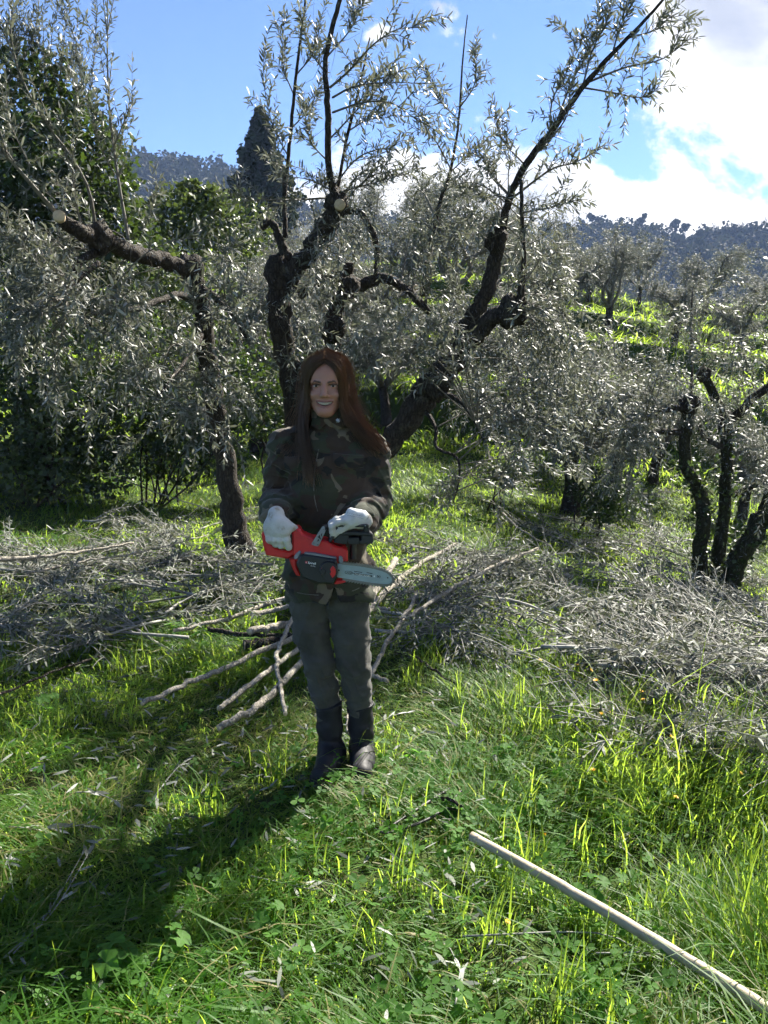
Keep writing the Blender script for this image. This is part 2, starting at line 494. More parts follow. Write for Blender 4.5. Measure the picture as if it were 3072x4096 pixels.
def put_leaves(acc, pos, axis, size, rng, up=0.9, tmpl=LEAF, wide=1.0, tint=None):
    k = len(pos)
    a = norm(axis)
    nrm = np.array([0, 0, up]) + rng.normal(0, 0.45, (k, 3))
    nrm = norm(nrm - np.sum(nrm * a, 1, keepdims=True) * a)
    side = np.cross(nrm, a)
    s = size * rng.uniform(0.65, 1.2, k)
    sc = np.stack([s, s * wide * rng.uniform(0.8, 1.2, k), s * rng.uniform(0.3, 1.6, k)], -1)
    if tint is None:
        tint = np.clip(rng.beta(1.6, 2.4, k), 0, 1)
    acc.stamp(*tmpl, pos, a, side, nrm, sc, tint)

def leaves_on(acc, P, f0, step, size, rng, spread=0.9, tmpl=LEAF, up=0.9):
    """opposite pairs of leaves along a polyline"""
    seg = np.linalg.norm(np.diff(P, axis=0), axis=1); L = seg.sum()
    cum = np.concatenate([[0], np.cumsum(seg)])
    n = max(2, int(L * (1 - f0) / step))
    s = L * np.linspace(f0, 1.0, n) + rng.normal(0, step * 0.2, n); s = np.clip(s, 0, L)
    pos = np.stack([np.interp(s, cum, P[:, c]) for c in range(3)], -1)
    T = norm(np.stack([np.interp(s, cum, np.gradient(P[:, c])) for c in range(3)], -1))
    ref = norm(np.cross(T, rng.normal(size=3)))
    alt = (np.arange(n) % 2)[:, None]
    b = np.cross(T, ref); sd = np.where(alt, ref, b)
    pp = np.concatenate([pos, pos, pos[-1:]]);
    ax = np.concatenate([T * rng.uniform(0.5, 1.1, (n, 1)) + sd * spread, T * rng.uniform(0.5, 1.1, (n, 1)) - sd * spread, T[-1:]])
    ax = ax + rng.normal(0, 0.22, ax.shape)
    put_leaves(acc, pp, ax, size, rng, tmpl=tmpl, up=up, wide=1.1)

def arch(p0, p1, rng, sag=0.0, bow=0.12, n=9):
    """a wandering branch from p0 to p1; sag>0 lifts the middle"""
    p0 = np.asarray(p0); p1 = np.asarray(p1); L = np.linalg.norm(p1 - p0)
    m1 = p0 * 0.67 + p1 * 0.33 + rng.normal(0, bow * L * 0.5, 3) + [0, 0, sag * L]
    m2 = p0 * 0.33 + p1 * 0.67 + rng.normal(0, bow * L * 0.5, 3) + [0, 0, sag * L * 0.9]
    return catmull([p0, m1, m2, p1], n)

def shoot(P, r0, rng, leaf=0.062, f0=0.3, step=0.022, twigs=4, tl=0.35, stem=None, fol=None, droop=0.3, sides=4, tmpl=LEAF, tup=0.35):
    """leafy shoot: stem + side twigs into stem/fol accumulators"""
    k = len(P); L = np.linalg.norm(np.diff(P, axis=0), axis=1).sum()
    stem.tube(P, np.linspace(r0, max(r0 * 0.22, 0.0012), k), sides, cap=False)
    leaves_on(fol, P, f0, step, leaf, rng, tmpl=tmpl)
    for _ in range(twigs // 2):                                   # bare side twigs
        i = int(rng.uniform(.1, .8) * (k - 1)); d = norm(rng.normal(size=3) + [0, 0, .2]); l = tl * rng.uniform(.4, .9)
        stem.tube([P[i], P[i] + d * l * .55 + rng.normal(0, .02, 3), P[i] + d * l], [max(r0 * .3, .0014), .0012, .0008], 3, cap=False)
    T = norm(np.gradient(P, axis=0))
    for _ in range(twigs):
        i = min(k - 2, int(rng.uniform(max(f0 * 0.6, 0.1), 0.95) * k))
        d = norm(T[i] * 0.8 + rng.normal(0, 0.55, 3) + [0, 0, tup])
        l = tl * rng.uniform(0.5, 1.2) * (0.5 + 0.5 * min(1, L))
        q = P[i] + d * l
        mid = P[i] + d * l * 0.55 + [0, 0, 0.06 * l]
        q = q - np.array([0, 0, droop * l])
        Q = catmull([P[i], mid, q], 6)
        stem.tube(Q, np.linspace(max(r0 * 0.45, 0.0018), 0.001, 6), 3, cap=False)
        leaves_on(fol, Q, 0.12, step, leaf, rng, tmpl=tmpl)

def limb(parent, base, pts, name='limb', sides=10, m='bark', seed=0, lump=0.07, n=None, cut=None, rnd=0.5):
    """woody limb through (px,py,d,radius) points; returns the world polyline"""
    P = np.array([at(p[0], p[1], p[2]) for p in pts]); rr = np.array([p[3] for p in pts])
    n = n or max(6, len(pts) * 5)
    PR = catmull(np.column_stack([P, rr]), n)
    Q, q = PR[:, :3], np.maximum(PR[:, 3] * .88, 0.002)
    rg = np.random.default_rng(seed + 11)
    Q = Q + rg.normal(0, 1, Q.shape) * q[:, None] * 0.12
    a = Acc(); a.tube(Q, q, sides, lump, rg)
    o = a.build(name, M[m], parent, origin=base)
    if cut is not None:
        c = Acc(); d = norm(Q[-1] - Q[-3]); d = norm(d * 0.5 + norm(np.array(cut)))
        e = Q[-1] + d * q[-1] * 0.35
        c.tube([e - d * q[-1] * 0.5, e, e + d * 0.003], [q[-1] * 0.92, q[-1] * 0.9, q[-1] * 0.86], 14)
        c.build('cut_face', M['fresh'], o, origin=base)
    return Q

def knob(parent, base, px, py, d, r, seed, m='bark'):
    """swollen pruning knuckle"""
    rg = np.random.default_rng(seed); c = at(px, py, d); a = Acc()
    u, v = np.meshgrid(np.linspace(0, math.pi, 9), np.linspace(0, 2 * math.pi, 14, endpoint=False), indexing='ij')
    D = np.stack([np.sin(u) * np.cos(v), np.sin(u) * np.sin(v), np.cos(u)], -1)
    ph = rg.uniform(0, 6, 3)
    rr = r * (1 + 0.2 * np.sin(D[..., 0] * 5 + ph[0]) * np.sin(D[..., 2] * 4 + ph[1]) + 0.12 * np.sin(D[..., 1] * 9 + ph[2]) + rg.normal(0, 0.05, u.shape))
    i = np.arange(8)[:, None] * 14; j = np.arange(14)[None]; j2 = (j + 1) % 14
    a.add(c + D * rr[..., None] * [1, 1, 1.15], None, np.stack([i + j, i + 14 + j, i + 14 + j2, i + j2], -1).reshape(-1, 4))
    a.build('pruning_knuckle', M[m], parent, origin=base)

def branch_parts(parent, base, P, r0, rng, name='branch', **kw):
    st, fo = Acc(), Acc()
    shoot(P, r0, rng, stem=st, fol=fo, **kw)
    b = st.build(name, M['twig'], parent, origin=base)
    l = fo.build('leaves', M['olive_leaf'], b, smooth=False, origin=base); l['kind'] = 'stuff'
    return b

def hang(parent, base, lines, targets, rng, r0=0.006, sag=0.18, leaf=0.062, **kw):
    """branches growing from the nearest limb to each target point"""
    allp = np.vstack(lines)
    for p in targets:
        d = np.linalg.norm((allp - p) * [1, 1, 0.8], axis=1)
        j = rng.choice(np.argsort(d)[:8])
        branch_parts(parent, base, arch(allp[j], p, rng, sag), r0, rng, leaf=leaf, **kw)

def seg_d(x, y, pts):
    best = 1e9
    for (x0, y0), (x1, y1) in zip(pts[:-1], pts[1:]):
        t_ = min(1, max(0, ((x - x0) * (x1 - x0) + (y - y0) * (y1 - y0)) / ((x1 - x0) ** 2 + (y1 - y0) ** 2)))
        best = min(best, math.hypot(x - x0 - t_ * (x1 - x0), y - y0 - t_ * (y1 - y0)))
    return best
CLEAR = (([(1480, 1880), (1760, 1520), (1960, 1260), (2060, 1240)], 120), ([(1760, 1500), (1930, 1200), (1990, 960)], 80), ([(1130, 1420), (1112, 1080), (1250, 980), (1350, 815)], 95),
         ([(2010, 940), (2035, 800), (2210, 520)], 60), ([(900, 1900), (960, 2200)], 110), ([(760, 1070), (540, 1015), (240, 880)], 70), ([(870, 1720), (820, 1300)], 95), ([(2800, 2300), (2745, 1860), (2755, 1620)], 60), ([(2880, 2180), (2905, 1800), (2900, 1690), (2815, 1500)], 60), ([(2905, 1690), (3060, 1560)], 50))
def region(rng, n, box, drange, ok=None):
    out = []
    while len(out) < n:
        px, py = rng.uniform(box[0], box[2]), rng.uniform(box[1], box[3])
        if ok and not ok(px, py):
            continue
        if any(seg_d(px, py, l_) < w_ for l_, w_ in CLEAR) and rng.uniform() < .9:
            continue
        out.append(at(px, py, rng.uniform(*drange)))
    return out

# ------------------------------------------------------------------ olive tree on the left (dark leaning trunk)
rng = np.random.default_rng(21)
A0 = on_ground(965, 2235); dA = float(A0[1])
A = empty('olive_tree', A0, 'nearer olive tree with slim leaning trunk and dark drooping branches', 'olive tree', 'olive trees of the grove')
LA = []
LA.append(limb(A, A0, [(972, 2262, dA, .165), (962, 2200, dA, .135), (930, 2050, dA, .118), (905, 1900, dA - .05, .108), (880, 1740, dA - .1, .10),
                       (845, 1560, dA - .15, .096), (825, 1400, dA - .2, .092), (805, 1220, dA - .25, .085), (760, 1080, dA - .3, .075)], 'trunk', 16, seed=1))
LA.append(limb(A, A0, [(770, 1090, dA - .3, .07), (660, 1045, dA - .5, .068), (540, 1015, dA - .8, .07), (430, 965, dA - 1.1, .066), (330, 930, dA - 1.35, .06), (245, 880, dA - 1.5, .05)], seed=2))
LA.append(limb(A, A0, [(790, 1150, dA - .25, .05), (860, 1190, dA - .5, .035), (930, 1260, dA - .8, .022), (985, 1350, dA - 1.0, .012)], seed=3))
LA.append(limb(A, A0, [(420, 985, dA - 1.1, .04), (330, 1040, dA - 1.3, .03), (280, 1090, dA - 1.4, .028), (195, 1130, dA - 1.5, .02), (190, 1230, dA - 1.6, .014)], seed=4))
LA.append(limb(A, A0, [(395, 1050, dA - 1.4, .022), (330, 1100, dA - 1.5, .024), (270, 1160, dA - 1.6, .02), (262, 1270, dA - 1.7, .014)], seed=5, cut=(1, -1, .5)))
LA.append(limb(A, A0, [(800, 1210, dA - .25, .05), (700, 1180, dA - .7, .032), (560, 1230, dA - 1.2, .022), (330, 1260, dA - 1.7, .014)], seed=6))
LA.append(limb(A, A0, [(820, 1300, dA - .2, .04), (760, 1420, dA - .6, .026), (700, 1500, dA - 1.0, .018), (620, 1600, dA - 1.4, .012)], seed=7))
knob(A, A0, 765, 1075, dA - .3, .10, 5); knob(A, A0, 395, 950, dA - 1.2, .09, 6)
# upright shoots of the left tree
for pts, r, f0 in (([(515, 960, dA - .9), (470, 700, dA - .9), (442, 480, dA - .95), (430, 250, dA - 1.0), (430, -60, dA - 1.1)], .013, .42),
                   ([(240, 870, dA - 1.5), (120, 730, dA - 1.7), (40, 640, dA - 1.8), (-60, 560, dA - 1.9)], .018, .75),
                   ([(385, 930, dA - 1.2), (355, 760, dA - 1.3), (280, 620, dA - 1.4), (190, 500, dA - 1.5), (90, 320, dA - 1.6), (10, 100, dA - 1.7)], .013, .55),
                   ([(330, 920, dA - 1.3), (300, 800, dA - 1.4), (290, 600, dA - 1.6), (310, 300, dA - 1.7)], .006, .2),
                   ([(120, 660, dA - 1.7), (60, 540, dA - 1.8), (20, 420, dA - 1.9)], .005, .3),
                   ([(560, 960, dA - .8), (600, 850, dA - .8), (640, 720, dA - .8)], .005, .25),
                   ([(440, 620, dA - .95), (500, 480, dA - 1.0), (540, 380, dA - 1.0)], .005, .2),
                   ([(460, 700, dA - .95), (390, 560, dA - 1.1), (370, 400, dA - 1.2)], .005, .2)):
    branch_parts(A, A0, catmull([at(*p) for p in pts], 14), r, rng, f0=f0, step=.028, twigs=9, tl=.32, droop=.0, leaf=.062, tup=.8, sides=5)
t = region(rng, 40, (-40, 960, 1080, 1330), (dA - 2.1, dA - .2))
t += region(rng, 50, (-40, 1250, 960, 1880), (dA - 2.3, dA - .2), lambda x, y: x > 330 + (y - 1700) * 1.5 or y < 1560)
t += region(rng, 7, (780, 1550, 1010, 1850), (dA - 1.6, dA - .4))
t += region(rng, 6, (-60, 420, 500, 980), (dA - 2.0, dA - .9), lambda x, y: x < 330 or y > 780)
hang(A, A0, LA, t, rng, twigs=5, tl=.34, f0=.45, leaf=.068, step=.026)

# ------------------------------------------------------------------ middle olive tree behind the woman
rng = np.random.default_rng(22)
dB = 6.3
B0 = at(1290, 2100, dB); B0[2] = float(H(B0[0], B0[1]))
B = empty('olive_tree', B0, 'many-stemmed olive tree right behind the woman, with tall shoots against the sky', 'olive tree', 'olive trees of the grove')
LB = []
LB.append(limb(B, B0, [(1270, 2330, dB, .16), (1250, 2150, dB, .13), (1205, 1850, dB, .11), (1165, 1560, dB - .05, .105), (1130, 1320, dB - .1, .10), (1112, 1180, dB - .1, .10), (1110, 1075, dB - .1, .088)], 'trunk', 16, seed=31, lump=.2))
LB.append(limb(B, B0, [(1120, 1190, dB - .1, .08), (1185, 1080, dB - .15, .085), (1255, 980, dB - .25, .085), (1310, 905, dB - .35, .078), (1345, 835, dB - .4, .07)], seed=32, lump=.25, sides=12))
LB.append(limb(B, B0, [(1310, 2330, dB + .1, .14), (1420, 2000, dB + .1, .125), (1520, 1820, dB, .115), (1620, 1690, dB - .05, .115), (1720, 1560, dB - .1, .112), (1800, 1430, dB - .15, .078), (1860, 1310, dB - .2, .076),
                        (1930, 1200, dB - .25, .066), (1975, 1060, dB - .3, .055), (2000, 960, dB - .3, .05)], seed=33, sides=14, lump=.16))
LB.append(limb(B, B0, [(1730, 1570, dB - .15, .10), (1800, 1480, dB - .3, .082), (1870, 1380, dB - .4, .08), (1945, 1290, dB - .5, .074), (2040, 1235, dB - .6, .07), (2085, 1255, dB - .65, .045)], seed=34, sides=12, lump=.2))
LB.append(limb(B, B0, [(2000, 970, dB - .3, .045), (2035, 800, dB - .4, .032), (2110, 650, dB - .5, .028), (2210, 520, dB - .6, .025), (2330, 350, dB - .7, .021), (2450, 215, dB - .8, .017), (2600, 60, dB - .9, .012), (2700, -60, dB - 1, .008)], seed=35, sides=7, lump=.06))
LB.append(limb(B, B0, [(2080, 1230, dB - .6, .04), (2095, 1050, dB - .6, .022), (2088, 850, dB - .6, .018), (2085, 720, dB - .55, .015)], seed=36, sides=6, lump=.06))
LB.append(limb(B, B0, [(1340, 800, dB - .4, .035), (1315, 680, dB - .45, .029), (1312, 520, dB - .5, .026), (1308, 380, dB - .5, .024), (1303, 240, dB - .5, .022), (1335, 90, dB - .55, .019), (1375, -60, dB - .6, .016)], seed=37, sides=7, lump=.06))
LB.append(limb(B, B0, [(1375, 845, dB - .4, .03), (1435, 850, dB - .45, .028), (1485, 920, dB - .5, .025), (1508, 1010, dB - .5, .022), (1500, 1110, dB - .5, .016)], seed=38, sides=7))
LB.append(limb(B, B0, [(1160, 1060, dB - .1, .045), (1130, 980, dB - .1, .042), (1085, 890, dB - .1, .04), (1045, 905, dB - .1, .03)], seed=39, lump=.3, cut=(-.4, -1, .2)))
LB.append(limb(B, B0, [(1200, 1180, dB, .05), (1330, 1100, dB + .1, .05), (1440, 1140, dB + .1, .05), (1540, 1110, dB, .046), (1640, 1170, dB - .1, .04), (1715, 1250, dB - .2, .03)], seed=40, lump=.2))
LB.append(limb(B, B0, [(1345, 1600, dB + .2, .08), (1335, 1400, dB + .2, .076), (1345, 1250, dB + .2, .072), (1380, 1130, dB + .15, .06), (1400, 1050, dB + .1, .04)], seed=41, lump=.25))
LB.append(limb(B, B0, [(1700, 1640, dB - .1, .02), (1742, 1710, dB - .3, .016), (1748, 1790, dB - .4, .015), (1830, 1835, dB - .5, .012), (1832, 1940, dB - .6, .009), (1812, 2010, dB - .6, .006)], seed=42, sides=6, lump=.12))
LB.append(limb(B, B0, [(1745, 1560, dB - .2, .03), (1830, 1600, dB - .5, .022), (1880, 1650, dB - .8, .018), (1935, 1760, dB - 1.0, .01)], seed=43, sides=6, lump=.15))
LB.append(limb(B, B0, [(1140, 950, dB - .1, .022), (1138, 800, dB - .1, .02), (1155, 600, dB - .15, .017), (1180, 350, dB - .2, .013), (1215, 50, dB - .3, .009), (1230, -60, dB - .3, .006)], seed=44, sides=6, lump=.06))
LB.append(limb(B, B0, [(1345, 790, dB - .4, .016), (1385, 560, dB - .35, .014), (1430, 380, dB - .3, .011), (1480, 150, dB - .2, .007)], seed=45, sides=5, lump=.06))
LB.append(limb(B, B0, [(1760, 800, dB + .3, .018), (1800, 690, dB + .3, .016), (1835, 480, dB + .3, .012), (1850, 250, dB + .3, .008), (1870, 60, dB + .3, .005)], seed=46, sides=5, lump=.06))
LB.append(limb(B, B0, [(1690, 1180, dB + .1, .03), (1720, 1000, dB + .2, .026), (1745, 880, dB + .3, .02), (1765, 790, dB + .3, .018)], seed=47, sides=6, lump=.06))
LB.append(limb(B, B0, [(1310, 940, dB - .3, .03), (1275, 1010, dB - .45, .03), (1250, 1060, dB - .5, .026)], seed=48, lump=.1, cut=(0, -.5, -1)))
for k_, (x, y, r) in enumerate(((1112, 1075, .105), (1350, 815, .088), (2050, 1245, .10), (1985, 960, .075), (1400, 1150, .075), (1335, 1320, .085))):
    knob(B, B0, x, y, dB - (.4 if k_ in (1, 3) else .6 if k_ == 2 else .1), r, 60 + k_)
def cutdisc(parent, base, px, py, d, r, dirn):
    c = at(px, py, d); dn = norm(np.array(dirn)); a = Acc()
    a.tube([c - dn * .03, c, c + dn * .003], [r, r, r * .93], 16); a.build('cut_face', M['fresh'], parent, origin=base)
cutdisc(B, B0, 1290, 1232, dB + .02, .034, (-.1, -1, .1))
cutdisc(B, B0, 1360, 818, dB - .5, .040, (.2, -1, 0))
cutdisc(B, B0, 1777, 1412, dB - .32, .032, (-.3, -1, 0))
cutdisc(B, B0, 1662, 1150, dB - .05, .02, (.3, -1, 0))
cutdisc(A, A0, 236, 862, dA - 1.58, .038, (.35, -1, .35))
# twig sprays against the sky
for pts, r in (([(1320, 350, dB - .5), (1400, 280, dB - .7), (1480, 190, dB - .9), (1580, 120, dB - 1.0), (1690, 110, dB - 1.1)], .009),
               ([(1330, 390, dB - .5), (1420, 345, dB - .8), (1560, 330, dB - 1.0), (1700, 335, dB - 1.1)], .008),
               ([(1330, 450, dB - .5), (1450, 410, dB - .8), (1560, 410, dB - 1.0), (1640, 460, dB - 1.1), (1700, 500, dB - 1.1)], .008),
               ([(1310, 300, dB - .5), (1240, 200, dB - .5), (1200, 60, dB - .5)], .007),
               ([(1305, 230, dB - .5), (1400, 120, dB - .4), (1460, 0, dB - .4)], .007),
               ([(1315, 560, dB - .5), (1400, 470, dB - .5), (1470, 390, dB - .5), (1530, 280, dB - .6)], .007),
               ([(1315, 650, dB - .45), (1240, 560, dB - .5), (1215, 420, dB - .5)], .007),
               ([(1150, 620, dB - .15), (1090, 500, dB - .2), (1055, 330, dB - .2), (1055, 215, dB - .2)], .006),
               ([(1160, 520, dB - .15), (1240, 430, dB - .1), (1280, 330, dB - .1)], .006),
               ([(1175, 380, dB - .15), (1130, 250, dB - .2), (1140, 60, dB - .2)], .006),
               ([(1185, 300, dB - .2), (1260, 200, dB - .2), (1280, 60, dB - .2)], .006),
               ([(1140, 760, dB - .1), (1090, 640, dB - .2), (1110, 540, dB - .3)], .006),
               ([(1400, 520, dB - .3), (1470, 480, dB - .3), (1560, 470, dB - .3)], .006),
               ([(1340, 740, dB - .4), (1420, 640, dB - .5), (1500, 600, dB - .6), (1580, 590, dB - .7)], .007),
               ([(1350, 770, dB - .4), (1500, 730, dB - .6), (1640, 690, dB - .8)], .007),
               ([(1340, 770, dB - .4), (1240, 720, dB - .6), (1110, 700, dB - .7)], .007),
               ([(1320, 790, dB - .4), (1180, 800, dB - .7), (1020, 800, dB - .9), (920, 820, dB - 1.0)], .008),
               ([(2120, 640, dB - .5), (2260, 480, dB - .8), (2280, 330, dB - .9)], .007),
               ([(2040, 800, dB - .4), (2200, 680, dB - .6), (2300, 650, dB - .7), (2430, 580, dB - .8)], .009),
               ([(2330, 350, dB - .7), (2450, 370, dB - .8), (2560, 390, dB - .9), (2620, 360, dB - .9)], .007),
               ([(2350, 330, dB - .7), (2500, 270, dB - .8), (2640, 240, dB - .9), (2730, 180, dB - .9)], .008),
               ([(2200, 520, dB - .6), (2210, 400, dB - .6), (2280, 260, dB - .6), (2310, 140, dB - .6)], .007),
               ([(2230, 480, dB - .6), (2290, 320, dB - .6), (2380, 160, dB - .6), (2400, -20, dB - .6)], .008),
               ([(2330, 350, dB - .7), (2370, 200, dB - .7), (2430, 80, dB - .7), (2450, -40, dB - .7)], .007),
               ([(2450, 215, dB - .8), (2480, 110, dB - .8), (2540, 0, dB - .8)], .007),
               ([(2520, 150, dB - .8), (2620, 120, dB - .9), (2690, 60, dB - .9)], .006),
               ([(2100, 660, dB - .5), (2010, 560, dB - .4), (1985, 470, dB - .4)], .007),
               ([(2040, 780, dB - .4), (1960, 690, dB - .3), (1930, 610, dB - .3)], .007),
               ([(2090, 850, dB - .6), (2200, 830, dB - .8), (2300, 800, dB - .9)], .007),
               ([(1835, 480, dB + .3), (1760, 400, dB + .2), (1720, 300, dB + .1)], .006),
               ([(1840, 430, dB + .3), (1900, 330, dB + .3), (1895, 180, dB + .3)], .006),
               ([(1805, 680, dB + .3), (1740, 560, dB + .2), (1680, 520, dB), (1640, 540, dB)], .007),
               ([(1800, 690, dB + .3), (1880, 620, dB + .3), (1960, 600, dB + .2)], .006)):
    branch_parts(B, B0, catmull([at(*p) for p in pts], 11), r, rng, f0=.22, step=.020, twigs=11, tl=.28, droop=.1, leaf=.063, tup=.4)
t = region(rng, 26, (1180, 880, 2000, 1500), (dB - 1.6, dB + .5))
t += region(rng, 18, (1380, 640, 2120, 960), (dB - .9, dB + .5))
t += region(rng, 16, (1080, 1150, 1300, 1650), (dB - 1.3, dB + .3))
t += region(rng, 34, (1650, 1150, 2420, 1780), (dB - 1.5, dB + .8), lambda x, y: y < 1620 or x > 1950)
t += region(rng, 20, (2020, 1650, 2420, 1980), (dB - 1.4, dB + .5))
t += region(rng, 8, (1950, 880, 2300, 1250), (dB - 1.2, dB + .5))
t += region(rng, 4, (1740, 1900, 1920, 2080), (dB - .8, dB - .3))
hang(B, B0, LB[:4] + [p[:12] for p in LB[4:5]] + LB[5:6] + LB[9:13], t, rng, twigs=4, tl=.36, f0=.42, leaf=.062, step=.025)

# ------------------------------------------------------------------ right olive tree, three ivy-grown stems
rng = np.random.default_rng(23)
C0 = on_ground(2860, 2350); dC = float(C0[1])
C = empty('olive_tree', C0, 'three-stemmed olive tree with mossy trunks standing beside the pruned heap', 'olive tree', 'olive trees of the grove')
LC = []
LC.append(limb(C, C0, [(2800, 2400, dC, .115), (2795, 2250, dC, .095), (2815, 2080, dC, .086), (2795, 1960, dC, .080), (2745, 1860, dC, .074), (2742, 1750, dC, .070), (2752, 1650, dC, .068), (2760, 1610, dC, .06)], 'trunk', 12, 'bark_ivy', seed=51))
LC.append(limb(C, C0, [(2850, 2400, dC + .2, .105), (2880, 2180, dC + .2, .085), (2902, 1980, dC + .2, .076), (2905, 1800, dC + .2, .070), (2900, 1690, dC + .2, .066), (2865, 1600, dC + .2, .06), (2815, 1500, dC + .2, .05)], 'trunk', 12, 'bark_ivy', seed=52))
LC.append(limb(C, C0, [(2880, 2410, dC - .2, .14), (2930, 2290, dC - .25, .125), (3000, 2160, dC - .3, .118), (3080, 2020, dC - .35, .11), (3160, 1850, dC - .4, .10)], 'trunk', 12, 'bark_ivy', seed=53))
LC.append(limb(C, C0, [(2905, 1690, dC + .2, .065), (2960, 1650, dC + .1, .058), (3040, 1570, dC, .05), (3110, 1530, dC, .04)], seed=54))
LC.append(limb(C, C0, [(2750, 1630, dC, .05), (2650, 1640, dC - .1, .04), (2560, 1690, dC - .2, .028)], seed=55))
LC.append(limb(C, C0, [(2740, 1730, dC, .045), (2640, 1725, dC - .1, .035), (2540, 1745, dC - .2, .025)], seed=56))
LC.append(limb(C, C0, [(2900, 1790, dC + .2, .035), (2830, 1760, dC, .03), (2790, 1700, dC - .1, .02)], seed=57))
LC.append(limb(C, C0, [(2760, 1620, dC, .02), (2768, 1480, dC, .016), (2765, 1300, dC, .012), (2770, 1160, dC, .008)], seed=58, sides=5))
LC.append(limb(C, C0, [(2930, 1980, dC + .2, .035), (3000, 1950, dC, .03), (3090, 1900, dC - .1, .02)], seed=59))
knob(C, C0, 2755, 1620, dC, .10, 71); knob(C, C0, 2815, 1500, dC + .2, .075, 72); knob(C, C0, 2905, 1690, dC + .2, .10, 73)
t = region(rng, 46, (2420, 1400, 3120, 1830), (dC - 1.3, dC + .6))
t += region(rng, 10, (2600, 1120, 3120, 1400), (dC - .9, dC + .5))
t += region(rng, 16, (2380, 1780, 3120, 2050), (dC - 1.3, dC + .3), lambda x, y: not (2520 < x < 2980 and y > 1850))
hang(C, C0, LC, t, rng, twigs=5, tl=.42, f0=.25, leaf=.066, step=.028)
# ivy leaves climbing the stems
HEX = (np.array([[0, 0, 0], [.35, .42, 0], [.7, .35, .05], [1, 0, 0], [.7, -.35, .05], [.35, -.42, 0]]), [], [(0, 5, 4, 1), (1, 4, 3, 2)])
iv = Acc()
for L_ in LC[:3]:
    k = 420; f = rng.uniform(0, .62, k) ** 1.0 * (len(L_) - 1); i_ = f.astype(int); p = L_[i_] + (L_[np.minimum(i_ + 1, len(L_) - 1)] - L_[i_]) * (f - i_)[:, None]
    d_ = norm(rng.normal(size=(k, 3)) * [1, 1, .2]); p = p + d_ * rng.uniform(.09, .14, (k, 1))
    put_leaves(iv, p, norm(rng.normal(size=(k, 3)) + [0, 0, -.5]), .05, rng, tmpl=HEX, tint=rng.uniform(0, 1, k))
iv.build('ivy', M['ivy'], C, smooth=False, origin=C0)['kind'] = 'stuff'

# ------------------------------------------------------------------ olive trees of the grove behind (shared kinds)
def grove_kind(seed, h=3.2, wdt=1.9, nl=13000, leaf=.105, tall=0.0):
    """returns (trunk mesh, limb mesh, crown mesh): pruned olive with a loose crown"""
    rg = np.random.default_rng(seed)
    tr, li, fo = Acc(), Acc(), Acc()
    top = np.array([rg.normal(0, .15), rg.normal(0, .15), h * .36])
    tr.tube(catmull([[0, 0, -.3], [0.03, 0, h * .15], top], 9), np.linspace(.17, .12, 9), 9, .18, rg)
    tips = []
    for q in range(6):
        a_ = q * 1.05 + rg.normal(0, .25); e = wdt * rg.uniform(.5, .9)
        end = np.array([math.cos(a_) * e, math.sin(a_) * e, h * rg.uniform(.6, .92)])
        P = arch(top * .9, end, rg, .06, .16, 9); li.tube(P, np.linspace(.08, .02, 9), 6, .15, rg); tips.append(P[3:])
        for _ in range(5):
            s0 = P[rg.integers(3, 9)]; e2 = s0 + norm(rg.normal(size=3) + [0, 0, .5 + tall]) * rg.uniform(.5, 1.0)
            P2 = arch(s0, e2, rg, .05, .12, 6); li.tube(P2, np.linspace(.02, .004, 6), 4, cap=False); tips.append(P2)
    allp = np.vstack(tips)
    nt = nl // 22
    for _ in range(nt):
        s0 = allp[rg.integers(len(allp))]; d_ = norm(rg.normal(size=3) + [0, 0, .15 + tall]); l = rg.uniform(.35, .8)
        P = catmull([s0, s0 + d_ * l * .6 + [0, 0, .05], s0 + d_ * l - [0, 0, l * .3 * (1 - tall)]], 6)
        li.tube(P, np.linspace(.006, .002, 6), 3, cap=False)
        leaves_on(fo, P, .1, .055, leaf, rg, tmpl=LEAF2)
    return tr.mesh('trunk'), li.mesh('limbs'), fo.mesh('crown', False)
KINDS_ = [grove_kind(101), grove_kind(102, 3.6, 2.1, 15000), grove_kind(103, 3.0, 1.8, 12000), grove_kind(104, 3.9, 1.5, 11000, tall=.6)]
for kk in KINDS_:
    kk[0].materials.append(M['bark']); kk[1].materials.append(M['twig']); kk[2].materials.append(M['olive_leaf'])
def grove_tree(px, d, kind, s, label, rot, name='olive_tree', dz=0.0):
    v = px_dir(px, 1500); x = v[0] / v[1] * d
    e = empty(name, (x, d, float(H(x, d)) + dz), label, 'olive tree', 'olive trees of the grove')
    e.rotation_euler.z = rot; e.scale = (s, s, s)
    for nm, me in zip(('trunk', 'limbs', 'crown'), KINDS_[kind]):
        o = bpy.data.objects.new(nm, me); COL.objects.link(o); o.parent = e
        if nm == 'crown':
            o['kind'] = 'stuff'
